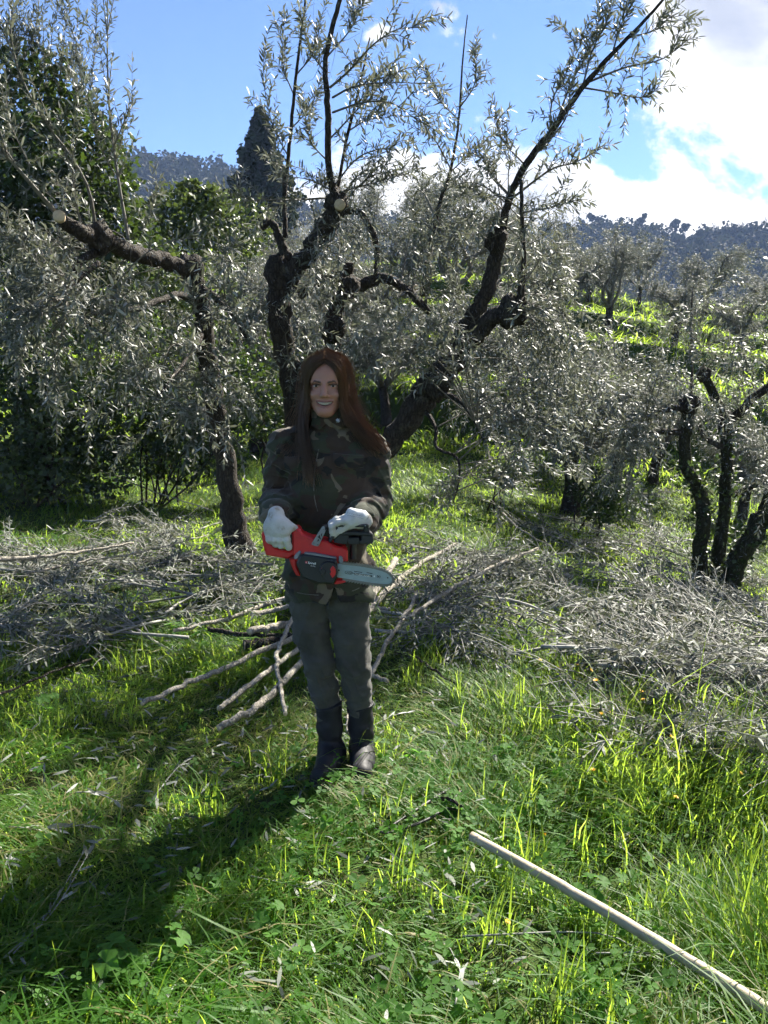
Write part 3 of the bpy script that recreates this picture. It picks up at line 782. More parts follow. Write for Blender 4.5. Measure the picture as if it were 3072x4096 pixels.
GROVE = [
    (2300, 10.6, 0, .80, 'small olive tree with a dark stump-like trunk past the sunlit grass'),
    (2480, 12.2, 2, .7, 'silvery olive tree between the mossy stems and the sunlit grass'),
    (2250, 14.2, 1, .72, 'olive tree on the foot of the first terrace bank'),
    (2060, 15.6, 0, .78, 'silvery olive tree above the sunlit grass, before the first bank'),
    (1540, 15.6, 1, .8, 'olive tree showing behind the woman and the leaning trunk'),
    (1300, 15.8, 3, .95, 'upright olive tree showing above the woman behind the knobbly stem'),
    (2640, 13.5, 1, .60, 'bushy olive tree behind the three-stemmed one'),
    (3010, 12.5, 2, .55, 'olive tree at the frame edge behind the three mossy stems'),
    (1020, 14.0, 0, .95, 'olive tree behind the slim leaning trunk'),
    (1080, 20.0, 1, 1.0, 'olive tree on the bank below the cypress'),
    (1450, 20.5, 2, 1.05, 'olive tree on the second terrace, above the woman'),
    (1800, 20.8, 3, 1.0, 'upright olive tree on the second terrace'),
    (2150, 21.0, 0, .95, 'rounded olive tree on the second terrace'),
    (2430, 22.0, 3, .75, 'upright olive tree left of the bright terrace edges'),
    (1250, 26.0, 1, 1.1, 'olive tree high on the slope right of the cypress'),
    (1620, 26.5, 0, 1.1, 'olive tree high on the slope under the white cloud'),
    (1980, 27.0, 2, .95, 'olive tree high on the slope behind the long right shoot'),
    (2330, 28.0, 1, .75, 'olive tree high on the slope left of the blue gap'),
    (1420, 33.0, 3, 1.15, 'skyline olive tree over the woman'),
    (1720, 34.0, 1, 1.1, 'skyline olive tree under the low cloud'),
    (2060, 34.5, 0, .85, 'skyline olive tree behind the knuckled limb'),
    (2540, 31.5, 3, .72, 'dark upright olive tree on the top terrace edge'),
    (2800, 30.5, 1, .8, 'broad glittering olive tree alone on the bright top terrace'),
    (2690, 20.5, 2, .62, 'small olive tree half hiding the bright terrace edges'),
    (2960, 23.5, 0, .70, 'grey olive tree on the right end of the bright terraces'),
    (3080, 33.0, 0, .8, 'olive tree cut by the frame edge on the top terrace'),
]
for q, (px, d, kd, s, lb) in enumerate(GROVE):
    grove_tree(px, d, kd, s, lb, q * 1.7)

# ------------------------------------------------------------------ cypress
cb = at(1045, 800, 46.0); cb[2] = float(H(cb[0], cb[1]))
e = empty('cypress_tree', cb, 'dark conical cypress rising above the slope', 'cypress')
rg = np.random.default_rng(5)
ctop = at(1035, 462, 46.0)[2] - cb[2]
a = Acc(); a.tube([[0, 0, -.5], [0, 0, ctop * .5], [0, 0, ctop * .96]], [.3, .2, .03], 8); a.build('trunk', M['bark'], e)
a = Acc(); k = 120
f = rg.uniform(.04, 1, k) ** .75; th = rg.uniform(0, 6.283, k)
rmax = 3.5 * (1 - f) ** .9 * (.45 + .75 * rg.uniform(size=k)) * (0.55 + .45 * np.clip(f * 6, 0, 1)) + .12
c = np.stack([np.cos(th) * rmax * .72, np.sin(th) * rmax * .72, f * ctop], -1)
q = clump_quads(rg, c, np.stack([rmax * .36 + .12, rmax * .36 + .12, .35 + rmax * .28], -1), 85, .30)
a.stamp(*QUAD, *q, np.repeat(rg.uniform(0, 1, k), 85) * .6 + rg.uniform(0, .4, len(q[0])))
a.build('crown', M['cypress'], e, smooth=False)['kind'] = 'stuff'

# ------------------------------------------------------------------ ivy-smothered tree and shrubs on the left
OV = (np.array([[0, 0, 0], [.4, .36, .03], [.8, .24, 0], [1, 0, -.05], [.8, -.24, 0], [.4, -.36, .03]]), [], [(0, 5, 4, 1), (1, 4, 3, 2)])
def leafy_mass(parent, base, cs, rs, per, size, m, seed, name='crown'):
    rg = np.random.default_rng(seed); a = Acc()
    cs = np.asarray(cs); rs = np.asarray(rs)
    if rs.ndim == 1:
        rs = np.repeat(rs[:, None], 3, 1)
    k = len(cs)
    d_ = norm(rg.normal(size=(k, per, 3)))
    p = cs[:, None] + d_ * rs[:, None] * (rg.uniform(.35, 1, (k, per, 1)) ** .4) * (1 + .13 * rg.normal(size=(k, per, 1)))
    p = p.reshape(-1, 3); d_ = d_.reshape(-1, 3)
    put_leaves(a, p, norm(d_ + rg.normal(size=d_.shape) + [0, 0, -.25]), size, rg, tmpl=OV, tint=np.repeat(rg.uniform(0, .6, k), per) + rg.uniform(0, .4, k * per), up=.5)
    o = a.build(name, M[m], parent, smooth=False, origin=base); o['kind'] = 'stuff'
    return o
FT = at(120, 1700, 10.5); FT[2] = float(H(FT[0], FT[1]))
e = empty('ivy_covered_tree', FT, 'tall dark tree smothered in ivy at the edge of the grove', 'tree')
a = Acc(); P = catmull([FT + [0, 0, -.3], FT + [.1, 0, 2.0], FT + [.0, .1, 4.2]], 10); a.tube(P, np.linspace(.28, .12, 10), 10, .15, np.random.default_rng(3)); a.build('trunk', M['bark_ivy'], e, origin=FT)
rg = np.random.default_rng(77)
cs = [at(x, y, 10.5 + dd) for x, y, dd in ((60, 420, 0), (200, 380, .3), (-80, 500, .2), (300, 560, .1), (120, 620, -.4), (380, 700, .2), (250, 800, -.3), (60, 850, -.3), (400, 880, .1), (470, 980, .4), (150, 1020, -.3), (330, 1060, -.1), (-60, 760, 0), (-40, 1040, 0), (160, 470, .6), (330, 640, .8), (60, 1200, 0), (260, 1230, .2), (440, 1180, .3))]
leafy_mass(e, FT, cs, rg.uniform(.42, .72, len(cs)), 850, .085, 'ivy', 78)
st, fo = Acc(), Acc()
for _ in range(22):                                       # olive shoots sticking out of its head
    x = rg.uniform(-60, 420); y0 = rg.uniform(260, 480); p0 = at(x, y0, 10.5)
    p1 = at(x + rg.normal(20, 60), y0 - rg.uniform(220, 420), 10.3)
    shoot(arch(p0, p1, rg, 0, .08), .008, rg, leaf=.085, f0=.15, step=.035, twigs=5, tl=.5, stem=st, fol=fo, droop=0, tup=.9)
b = st.build('branch', M['twig'], e, origin=FT); fo.build('leaves', M['olive_leaf'], b, smooth=False, origin=FT)['kind'] = 'stuff'

def shrub(px, py, d, blobs, size, label, m='shrub', per=420, seed=0, name='shrub', group='shrubs behind the grove'):
    b = at(px, py, d); b[2] = float(H(b[0], b[1])); e = empty(name, b, label, 'shrub', group)
    rg = np.random.default_rng(seed); a = Acc()
    cs = np.array([at(x, y, d + dd) for x, y, dd, r in blobs]); rs = np.array([r for *_, r in blobs])
    for c_ in cs:
        a.tube(arch(b + rg.normal(0, .12, 3) * [1, 1, 0], c_, rg, .05, .1), np.linspace(.014, .005, 9), 5, cap=False)
    a.build('stems', M['bark'], e, origin=b)
    leafy_mass(e, b, cs, rs, per, size, m, seed, 'foliage')
shrub(800, 1100, 13.5, [(700, 860, 0, .45), (800, 880, .2, .5), (640, 900, .1, .45), (900, 890, 0, .45), (740, 930, -.2, .6), (880, 930, 0, .6), (620, 960, 0, .6), (980, 900, .3, .5), (760, 770, .2, .2), (850, 800, .2, .2)], .085, 'light green shrub between the ivy tree and the cypress', seed=91, per=520)
shrub(560, 1250, 11.5, [(480, 1090, 0, .5), (600, 1080, .2, .5), (700, 1130, 0, .5), (560, 1220, 0, .6), (420, 1240, 0, .6), (680, 1290, 0, .6), (830, 1180, .3, .5)], .075, 'yellowish shrub below the ivy tree, behind the dark limb', seed=92, per=520)
shrub(150, 1800, 9.0, [(60, 1420, 0, .55), (200, 1480, .2, .55), (-80, 1550, 0, .6), (120, 1620, -.1, .55), (300, 1600, .1, .55), (30, 1760, -.1, .45), (230, 1760, 0, .45), (60, 1880, -.2, .4), (250, 1880, -.1, .4), (400, 1860, 0, .4), (420, 1480, .4, .5), (380, 1720, .2, .4), (120, 1350, .3, .5)], .07, 'dark bramble thicket at the edge of the grass', 'ivy', 620, 93, 'bramble_bush')
shrub(620, 1750, 9.8, [(520, 1420, 0, .6), (680, 1450, .2, .6), (600, 1560, 0, .55), (740, 1600, 0, .5), (520, 1650, 0, .5), (860, 1500, .3, .6), (680, 1720, 0, .4), (560, 1800, 0, .4), (720, 1820, 0, .4), (860, 1800, 0, .4), (840, 1680, .2, .45), (980, 1580, .3, .5)], .065, 'dark bramble thicket behind the slim leaning trunk', 'ivy', 620, 94, 'bramble_bush')
shrub(1100, 1750, 10.4, [(1080, 1500, 0, .5), (1180, 1560, .1, .5), (1060, 1650, 0, .4), (1180, 1700, .1, .35)], .06, 'dark low thicket showing beside the long hair', 'ivy', 520, 95, 'bramble_bush')
shrub(2350, 2050, 9.6, [(2350, 1950, 0, .25), (2430, 1960, .1, .28), (2500, 2000, 0, .22), (2400, 2030, 0, .2)], .05, 'dark low shrub in the shade past the pruned heap', 'ivy', 420, 96)
shrub(2000, 1900, 9.4, [(1990, 1880, 0, .13), (2050, 1890, 0, .12), (2030, 1920, -.1, .1)], .045, 'small round green bush on the sunlit grass', 'shrub', 420, 97)
# ------------------------------------------------------------------ grass
def vnoise(x, y, s, seed):
    """smooth 2D value noise 0..1"""
    rg = np.random.default_rng(seed); T = rg.uniform(0, 1, (64, 64))
    u, v = x * s, y * s
    i, j = np.floor(u).astype(int), np.floor(v).astype(int); f, g_ = u - i, v - j
    f = f * f * (3 - 2 * f); g_ = g_ * g_ * (3 - 2 * g_)
    a = T[i % 64, j % 64]; b = T[(i + 1) % 64, j % 64]; c = T[i % 64, (j + 1) % 64]; d = T[(i + 1) % 64, (j + 1) % 64]
    return (a * (1 - f) + b * f) * (1 - g_) + (c * (1 - f) + d * f) * g_

def blades(acc, x, y, h, wdt, az, lean, rnd, z0=None):
    k = len(x); z = H(x, y) if z0 is None else z0
    sl = np.array([0, .38, .72, 1.0])
    d = np.stack([np.cos(az), np.sin(az), np.zeros(k)], -1); sd = np.stack([-np.sin(az), np.cos(az), np.zeros(k)], -1)
    base = np.stack([x, y, z], -1)
    V = []
    for s, wf in zip(sl, (.75, 1.0, .7, 0)):
        c = base + d * (h * np.sin(lean * s) / np.maximum(lean, .05) * (1 - np.cos(lean * s)) + h * s * np.sin(lean * s * .9))[:, None]
        c = c + np.array([0, 0, 1.0]) * (h * s * np.cos(np.minimum(lean * s * .85, 1.5)))[:, None]
        if wf:
            V += [c - sd * (wdt * wf / 2)[:, None], c + sd * (wdt * wf / 2)[:, None]]
        else:
            V += [c]
    v = np.stack(V, 1).reshape(-1, 3)
    o = (np.arange(k) * 7)[:, None, None]
    q = (np.array([(0, 1, 3, 2), (2, 3, 5, 4)])[None] + o).reshape(-1, 4); t = (np.array([(4, 5, 6)])[None] + o).reshape(-1, 3)
    acc.add(v, t, q, np.repeat(rnd, 7))

def scatter(rg, n, y0, y1, margin=.7, p=1.0):
    y = y0 + (y1 - y0) * rg.uniform(0, 1, n) ** p
    half = .52 * y + margin
    return rg.uniform(-1, 1, n) * half, y

def heap(x, y):
    """0..1 where cut branches cover the ground"""
    l = sstep(-x, .75, 1.3) * sstep(y, 3.5, 4.1) * (1 - sstep(y, 6.3, 7.2))
    r_ = sstep(x - (1.0 - .25 * (y - 3.2)), 0, .8) * sstep(y, 3.2, 4.0) * (1 - sstep(y, 7.0, 8.2))
    return np.maximum(l, r_)

rg = np.random.default_rng(300)
def grass_mesh(n, y0, y1, hmul, wmul, p, margin, name, label, keep=None):
    x, y = scatter(rg, n, y0, y1, margin, p)
    cl = vnoise(x + 50, y + 50, 2.2, 1); big = vnoise(x + 50, y + 50, .8, 2)
    tall = sstep(x, .35, 1.1) * (1 - sstep(y, 3.0, 4.2))                     # uncut strip to the right
    pt = np.clip(((x - .26) * .59 - (y - 2.3) * .72) / .866, 0, 1); pd_ = np.hypot(x - .26 - .59 * pt, y - 2.3 + .72 * pt)
    low_ = np.exp(-(pd_ / .16) ** 2)                                         # grass pressed down along the pole
    tall = tall * (1 - low_)
    keepp = np.clip(.35 + 1.1 * cl, 0, 1) * (1 - .5 * heap(x, y))
    # trampled ground left of the woman and round her boots
    worn = np.exp(-(((x + .45) / .75) ** 2 + ((y - 3.1) / .55) ** 2))
    keepp = keepp * (1 - .5 * worn) * (.45 + .55 * sstep(vnoise(x + 9, y + 9, 3.4, 8), .25, .6))
    m_ = rg.uniform(size=n) < keepp
    if keep is not None:
        m_ &= keep(x, y)
    x, y, cl, big, tall, worn, low_ = x[m_], y[m_], cl[m_], big[m_], tall[m_], worn[m_], low_[m_]
    k = len(x)
    h = hmul * rg.gamma(5, .2, k) * (.55 + .8 * cl) * (1 + 1.5 * tall * rg.uniform(.0, 1, k)**1.5) * (1 - .35 * worn) * (1 - .45 * low_)
    flow = vnoise(x + 20, y + 20, 1.1, 5) * 9 + 1.0
    az = np.where(rg.uniform(size=k) < .6, flow + rg.normal(0, .5, k), rg.uniform(0, 6.283, k))
    lean = np.clip(rg.normal(1.22, .4, k) * (1 - .5 * tall) + .35 * worn, .08, 1.75)
    rnd = np.clip(rg.normal(.36, .17, k) + .22 * (big - .5) + .14 * tall, 0, .88)
    dead = rg.uniform(size=k) < (.08 + .42 * worn + .16 * (big > .62))
    rnd = np.where(dead, rg.uniform(.92, 1, k), rnd)
    a = Acc(); blades(a, x, y, h, wmul * rg.uniform(.55, 1.3, k) * (1 + .5 * (rg.uniform(size=k) < .12)), az, lean, rnd)
    return tag(a.build(name, M['grass'], smooth=True), label, 'grass', kind='stuff')
grass_mesh(135000, .9, 4.8, .082, .0048, .95, .7, 'grass', 'green grass covering the foreground')
grass_mesh(80000, 4.5, 14.0, .10, .0105, .9, 1.5, 'grass', 'sunlit grass of the clearing under the olive trees')
grass_mesh(70000, 13.5, 42.0, .26, .035, .9, 2.5, 'grass', 'bright grass along the terrace edges')
# tall tufts
x, y = [], []
for _ in range(150):
    tx, ty = scatter(rg, 1, 1.2, 4.5, .3); tx = tx[0]; ty = ty[0]
    if (tx < .15 and rg.uniform() < .7) or (ty < 2.5 and abs((tx - .26) * .77 + (ty - 2.3) * .63) < .14 and tx > .1):
        continue
    k = rg.integers(10, 34); x.append(tx + rg.normal(0, .035, k)); y.append(ty + rg.normal(0, .035, k))
x = np.concatenate(x); y = np.concatenate(y); k = len(x)
a = Acc(); blades(a, x, y, rg.uniform(.08, .24, k), rg.uniform(.003, .006, k), rg.uniform(0, 6.28, k), rg.uniform(.2, 1.1, k), np.clip(rg.normal(.55, .2, k), 0, .88))
tag(a.build('grass', M['grass']), 'taller arching tufts of grass beside the pale pole', 'grass', kind='stuff')

# ------------------------------------------------------------------ clover and broad weeds
HEART = (np.array([[0, 0, 0], [.45, .40, .05], [.85, .38, .06], [1.0, .15, .03], [.92, 0, .01], [1.0, -.15, .03], [.85, -.38, .06], [.45, -.40, .05]]),
         [], [(0, 7, 6, 4), (6, 5, 4, 4), (0, 4, 2, 1), (4, 3, 2, 2)])
HEART = (HEART[0], [(6, 5, 4), (4, 3, 2)], [(0, 7, 6, 4), (0, 4, 2, 1)])
def clover(acc, stems, x, y, size, hgt, rnd, three=3):
    k = len(x); z = H(x, y) + hgt
    tilt = norm(np.stack([rg.normal(0, .35, k), rg.normal(0, .35, k) - .15, np.ones(k)], -1))
    a0 = rg.uniform(0, 6.28, k)
    for q in range(three):
        th = a0 + q * 2 * math.pi / three
        ex = np.stack([np.cos(th), np.sin(th), np.full(k, .1)], -1); ex = norm(ex - np.sum(ex * tilt, 1, keepdims=True) * tilt)
        acc.stamp(*HEART, np.stack([x, y, z], -1), ex, np.cross(tilt, ex), tilt, size, rnd)
    stems_v = np.stack([x, y, z], -1)
    for i_ in range(0, k, 3):
        stems.tube([stems_v[i_] - [0, 0, hgt[i_] + .02], stems_v[i_]], [.0012, .0009], 3, cap=False)
def patch(n, cx, cy, sx, sy):
    return rg.normal(cx, sx, n), rg.normal(cy, sy, n)
xs, ys = zip(*[patch(330, .28, 2.55, .40, .22), patch(120, .1, 2.9, .35, .12), patch(120, -.62, 1.60, .25, .12), patch(60, -.05, 1.62, .35, .12), patch(70, .45, 1.75, .3, .15), patch(110, 0, 2.2, .8, .5), patch(50, -.9, 2.7, .5, .4)])
x = np.concatenate(xs); y = np.concatenate(ys); ok_ = y > 1.25; x, y = x[ok_], y[ok_]; k = len(x)
a, st = Acc(), Acc()
clover(a, st, x, y, rg.uniform(.014, .030, k), rg.uniform(.03, .10, k), rg.uniform(0, 1, k))
o = tag(a.build('clover', M['clover'], smooth=False), 'clover leaves carpeting the grass before the boots', 'clover', kind='stuff')
st.build('stalks', M['clover'], o)

# mallow plants with broad lobed leaves, one by one
def mallow(px, py, n, size, label):
    b = on_ground(px, py); e = empty('broad_leaved_weed', b, label, 'weed', 'broad-leaved weeds in the grass')
    for q in range(n):
        th = q * 2.4 + rg.uniform(0, .6); rr = size * rg.uniform(.4, 1.6); hh = rg.uniform(.05, .13)
        c = np.array([math.cos(th) * rr, math.sin(th) * rr, hh])
        nrm = norm(np.array([math.cos(th) * .35, math.sin(th) * .35 - .1, 1]) + rg.normal(0, .15, 3))
        ex = norm(np.cross(nrm, [0.3, 1, 0])); ey = np.cross(nrm, ex)
        s = size * rg.uniform(.7, 1.2); A_ = np.linspace(.35, 2 * math.pi - .35, 17)
        r_ = s * (.86 + .14 * np.cos(A_ * 5 + 3.1)); ring = c + r_[:, None] * (np.cos(A_)[:, None] * ex + np.sin(A_)[:, None] * ey) + nrm * (s * .12 * np.cos(A_ * 5))[:, None]
        a = Acc(); a.add(np.vstack([c - nrm * s * .08, ring]), [(0, i_ + 1, i_ + 2) for i_ in range(16)], None, rg.uniform(.1, .9))
        l = a.build('leaf', M['clover'], e, smooth=True)
        a = Acc(); a.tube([[0, 0, -.02], c * [.5, .5, .7], c - nrm * s * .08], .0016, 4, cap=False); a.build('stalk', M['clover'], e)
for px, py, n, s, lb in ((480, 3960, 9, .036, 'cluster of broad bright green leaves in the bottom corner of the grass'),
                         (660, 3900, 6, .032, 'broad green leaves beside the brightest corner cluster'),
                         (1090, 3780, 5, .030, 'broad green leaves in the grass below the shadow'),
                         (820, 3640, 4, .030, 'few broad leaves standing in the woman\'s shadow'),
                         (1800, 3300, 5, .030, 'broad green leaves at the upper end of the pole'),
                         (2180, 3120, 6, .030, 'broad leaves in the clover right of the boots'),
                         (2000, 3100, 6, .028, 'broad round leaves in the clover close to the boots'),
                         (2350, 3680, 4, .032, 'broad leaves just below the middle of the pole'),
                         (700, 2560, 4, .034, 'broad leaf by the left log ends'),
                         (800, 2600, 3, .034, 'broad leaf touching the log pile'),
                         (180, 2880, 4, .036, 'broad leaves under a tall grass stalk below the left heap')):
    mallow(px, py, n, s, lb)

# leaf litter
n = 5200
x, y = scatter(rg, n, 1.2, 6.0, .4, .8)
k_ = (rg.uniform(size=n) < np.clip(.25 + .7 * np.exp(-(((x + .5) / 1.0) ** 2 + ((y - 3.0) / 1.0) ** 2)) + .6 * heap(x, y), 0, 1)) & ((x < .4) | (y > 2.6)); x, y = x[k_], y[k_]
a = Acc(); k = len(x); th = rg.uniform(0, 6.28, k)
put_leaves(a, np.stack([x, y, H(x, y) + rg.uniform(.015, .085, k)], -1), np.stack([np.cos(th), np.sin(th), rg.normal(0, .25, k)], -1), .058, rg, up=1.0, tint=rg.uniform(.1, .85, k))
tag(a.build('leaf_litter', M['olive_dry'], smooth=False), 'fallen olive leaves strewn over the grass', 'fallen leaves', kind='stuff')

# ------------------------------------------------------------------ heaps of pruned olive branches
def pruned_kind(seed, L, twigs, flat=.2):
    rg_ = np.random.default_rng(seed); st, fo = Acc(), Acc()
    P = catmull([[-L / 2, 0, .02], [-L / 6, rg_.normal(0, .06), .05], [L / 6, rg_.normal(0, .06), .06], [L / 2, rg_.normal(0, .1), .04]], 12)
    st.tube(P, np.linspace(.011, .003, 12), 6, .05, rg_)
    leaves_on(fo, P, .5, .030, .062, rg_)
    T = norm(np.gradient(P, axis=0))
    for q in range(twigs):
        i_ = int(rg_.uniform(.15, .95) * 11); d = norm(T[i_] * .9 + rg_.normal(0, .8, 3) * [1, 1, flat] + [0, 0, .05]); l = rg_.uniform(.22, .55)
        Q = catmull([P[i_], P[i_] + d * l * .5 + [0, 0, .03], P[i_] + d * l - [0, 0, .02]], 7)
        st.tube(Q, np.linspace(.0042, .0014, 7), 4, cap=False); leaves_on(fo, Q, .3, .030, .060, rg_)
        for _ in range(2):
            j_ = rg_.integers(2, 6); e_ = Q[j_] + norm(d + rg_.normal(0, .7, 3) * [1, 1, flat]) * rg_.uniform(.12, .3); st.tube([Q[j_], (Q[j_] + e_) / 2 + [0, 0, .01], e_], [.0022, .0018, .0012], 3, cap=False)
    m1 = st.mesh('pruned_branch'); m1.materials.append(M['twigpale']); m2 = fo.mesh('leaves', False); m2.materials.append(M['olive_dry'])
    return m1, m2
M['twigpale'] = m_plain('pruned_twig_bark', (0.21, 0.205, 0.18), .75, var=.3, scale=25)
PK = [pruned_kind(400 + q, *a_) for q, a_ in enumerate(((1.3, 17), (1.1, 15), (.9, 14), (1.5, 20), (1.2, 16), (.8, 12)))]
def lay(x, y, lift, rz, kind, label, group, tilt=0.0, roll=0.0):
    o = bpy.data.objects.new('pruned_branch', PK[kind][0]); COL.objects.link(o)
    gxx = float(H(x + .2, y) - H(x - .2, y)) / .4; gyy = float(H(x, y + .2) - H(x, y - .2)) / .4
    o.location = (x, y, float(H(x, y)) + lift)
    sl = gxx * math.cos(rz) + gyy * math.sin(rz)
    o.rotation_euler = (roll, -math.atan(sl) + tilt, rz)
    l = bpy.data.objects.new('leaves', PK[kind][1]); COL.objects.link(l); l.parent = o; l['kind'] = 'stuff'
    return tag(o, label, 'cut branch', group)
rg = np.random.default_rng(500)
LG, RG_ = 'pruned leafy branches heaped left of the woman', 'pruned leafy branches heaped right of the woman'
for q in range(40):
    b = on_ground(rg.uniform(-60, 960), rg.uniform(2110, 2640))
    if b[1] < 4.0 + .25 * rg.uniform() and b[0] > -1.1:
        continue
    if b[0] > -1.55 and b[1] < 4.9 - .2 * rg.uniform():
        continue
    core = math.exp(-((b[1] - 4.9) / .9) ** 2)
    lay(b[0], b[1], rg.uniform(.0, .06) + .13 * core * rg.uniform(), rg.normal(.25, .6) + (math.pi if rg.uniform() < .4 else 0), int(rg.integers(6)), 'grey-green leafy olive cutting lying in the heap left of the woman', LG, rg.normal(0, .06) * (3 if q % 5 == 0 else 1), rg.normal(0, .25))
for q in range(110):
    px = rg.uniform(1560, 3130); py = rg.uniform(2190, 3080)
    if py > 2560 + (px - 1900) * .44 or (px < 2150 and py < 2260):
        continue
    if (px < 1950 and py > 2260) or rg.uniform() < .15:
        continue
    b = on_ground(px, py)
    lay(b[0], b[1], rg.uniform(.0, .08) + .13 * rg.uniform() ** 2, rg.normal(-.35, .55) + (math.pi if rg.uniform() < .6 else 0), int(rg.integers(6)), 'grey-green leafy olive cutting lying in the heap right of the woman', RG_, rg.normal(0, .07) * (3 if q % 5 == 0 else 1), rg.normal(0, .3))
for q, (px, py, rz, kd, lb) in enumerate(((1450, 2190, .2, 2, 'leafy olive cutting just behind the chainsaw bar'), (900, 2420, .3, 4, 'leafy olive cutting by the foot of the slim trunk'),
                                          (1750, 2600, -.4, 5, 'leafy olive cutting lying among the logs right of the knees'), (2620, 2000, .5, 1, 'leafy olive cutting beyond the heap beside the mossy stems'), (2480, 2090, .1, 0, 'leafy olive cutting at the far rim of the right heap'),
                                          (2300, 2120, -.3, 3, 'leafy olive cutting below the small dark-trunked olive'))):
    b = on_ground(px, py); lay(b[0], b[1], .03, rz, kd, lb, 'single pruned branches')

for q in range(18):
    b = on_ground(rg.uniform(2480, 3140), rg.uniform(2680, 3090))
    if b[0] < 1.05:
        continue
    lay(b[0], b[1], rg.uniform(0, .05), rg.normal(-.4, .6), int(rg.integers(6)), 'grey-green leafy olive cutting on the lower rim of the right heap', 'pruned leafy branches on the lower rim of the right heap', rg.normal(0, .08), rg.normal(0, .3))
for q in range(17):
    b = on_ground(rg.uniform(1640, 2050), rg.uniform(2230, 2560)); lay(b[0], b[1], rg.uniform(0, .05), rg.normal(-.3, .8), int(rg.integers(6)), 'grey-green leafy olive cutting among the pale limbs right of the woman', 'pruned leafy branches among the pale limbs', rg.normal(0, .08), rg.normal(0, .3))
# loose olive twigs on the foreground grass
def loose_twig(pts, label, leafn=10, r=.0028, lift=.05, ls=.055):
    P = np.array([on_ground(*p) + [0, 0, lift] for p in pts]); Q = catmull(P, 10); b = Q[0].copy()
    a = Acc(); a.tube(Q, np.linspace(r, r * .4, 10), 5); o = tag(a.build('olive_twig', M['twigpale'], origin=b), label, 'twig', 'olive twigs dropped on the grass')
    if leafn:
        f = Acc(); i_ = rg.integers(2, 10, leafn); T = norm(np.gradient(Q, axis=0))[i_]
        put_leaves(f, Q[i_], T + rg.normal(0, .7, T.shape) * [1, 1, .4], ls, rg, tint=rg.uniform(.5, 1, leafn)); f.build('leaves', M['olive_dry'], o, smooth=False, origin=b)
for pts, n_, lb in (([(1850, 3810), (2380, 3795), (2620, 3900), (3060, 4020)], 6, 'long thin twig lying below and along the pole'),
                    ([(2380, 3880), (2620, 3880), (2700, 3940)], 9, 'short twig with pale leaves below the pole'),
                    ([(1820, 4090), (1840, 3960), (1800, 3860)], 9, 'twig with pale leaves at the bottom edge, middle'),
                    ([(20, 3900), (180, 3740), (330, 3480)], 8, 'long bare twig in the bottom left shadow'),
                    ([(60, 3880), (230, 3690), (380, 3430)], 10, 'twig with silver leaves alongside the long bare twig'),
                    ([(0, 3430), (40, 3520), (60, 3640)], 6, 'curved twig at the left edge of the grass'),
                    ([(40, 3360), (200, 3370), (350, 3350)], 9, 'pale leafy twig near the left edge'),
                    ([(300, 3220), (380, 3220), (480, 3260)], 8, 'twig with a fan of pale leaves left of the shadow'),
                    ([(610, 3250), (700, 3130), (760, 3080)], 7, 'small leafy twig left of the boots'),
                    ([(1000, 3560), (1130, 3590), (1260, 3620)], 6, 'slim twig crossing the edge of the woman\'s shadow'),
                    ([(1480, 2950), (1580, 2900), (1640, 2890)], 9, 'silver leafy twig beside the right boot'),
                    ([(1640, 3560), (1800, 3650), (1900, 3680)], 4, 'thin twig in the grass under the pole\'s upper end'),
                    ([(2520, 3480), (2480, 3430), (2490, 3380)], 7, 'upright sprig of pale leaves above the pole')):
    loose_twig(pts, lb, n_)

# ------------------------------------------------------------------ bare cut limbs behind the woman
def log(pts, r0, r1, label, lift=(.04, .04), dark=False, seed=0):
    P = np.array([on_ground(*p) for p in pts]); P[:, 2] += np.linspace(lift[0], lift[1], len(P)) + .045
    Q = catmull(P, 6 * len(P)); b = Q[0].copy(); rg_ = np.random.default_rng(seed + 900); a = Acc()
    Q = Q + rg_.normal(0, .004, Q.shape)
    a.tube(Q, np.linspace(r0, r1, len(Q)), 9, .10, rg_)
    o = tag(a.build('cut_limb', M['bark'] if dark else M['cutwood'], origin=b), label, 'cut limb', 'bare cut limbs around the woman')
    for e_, d_, r in ((Q[0], Q[0] - Q[2], r0), (Q[-1], Q[-1] - Q[-3], r1)):
        if r < .007:
            continue
        d_ = norm(d_); c = Acc(); c.tube([e_ - d_ * .004, e_ + d_ * .002], [r * .95, r * .9], 12); c.build('cut_face', M['fresh'], o, origin=b)
G2 = 1.852
def ov(*pts):
    return [(x * G2, y * G2) for x, y in pts]
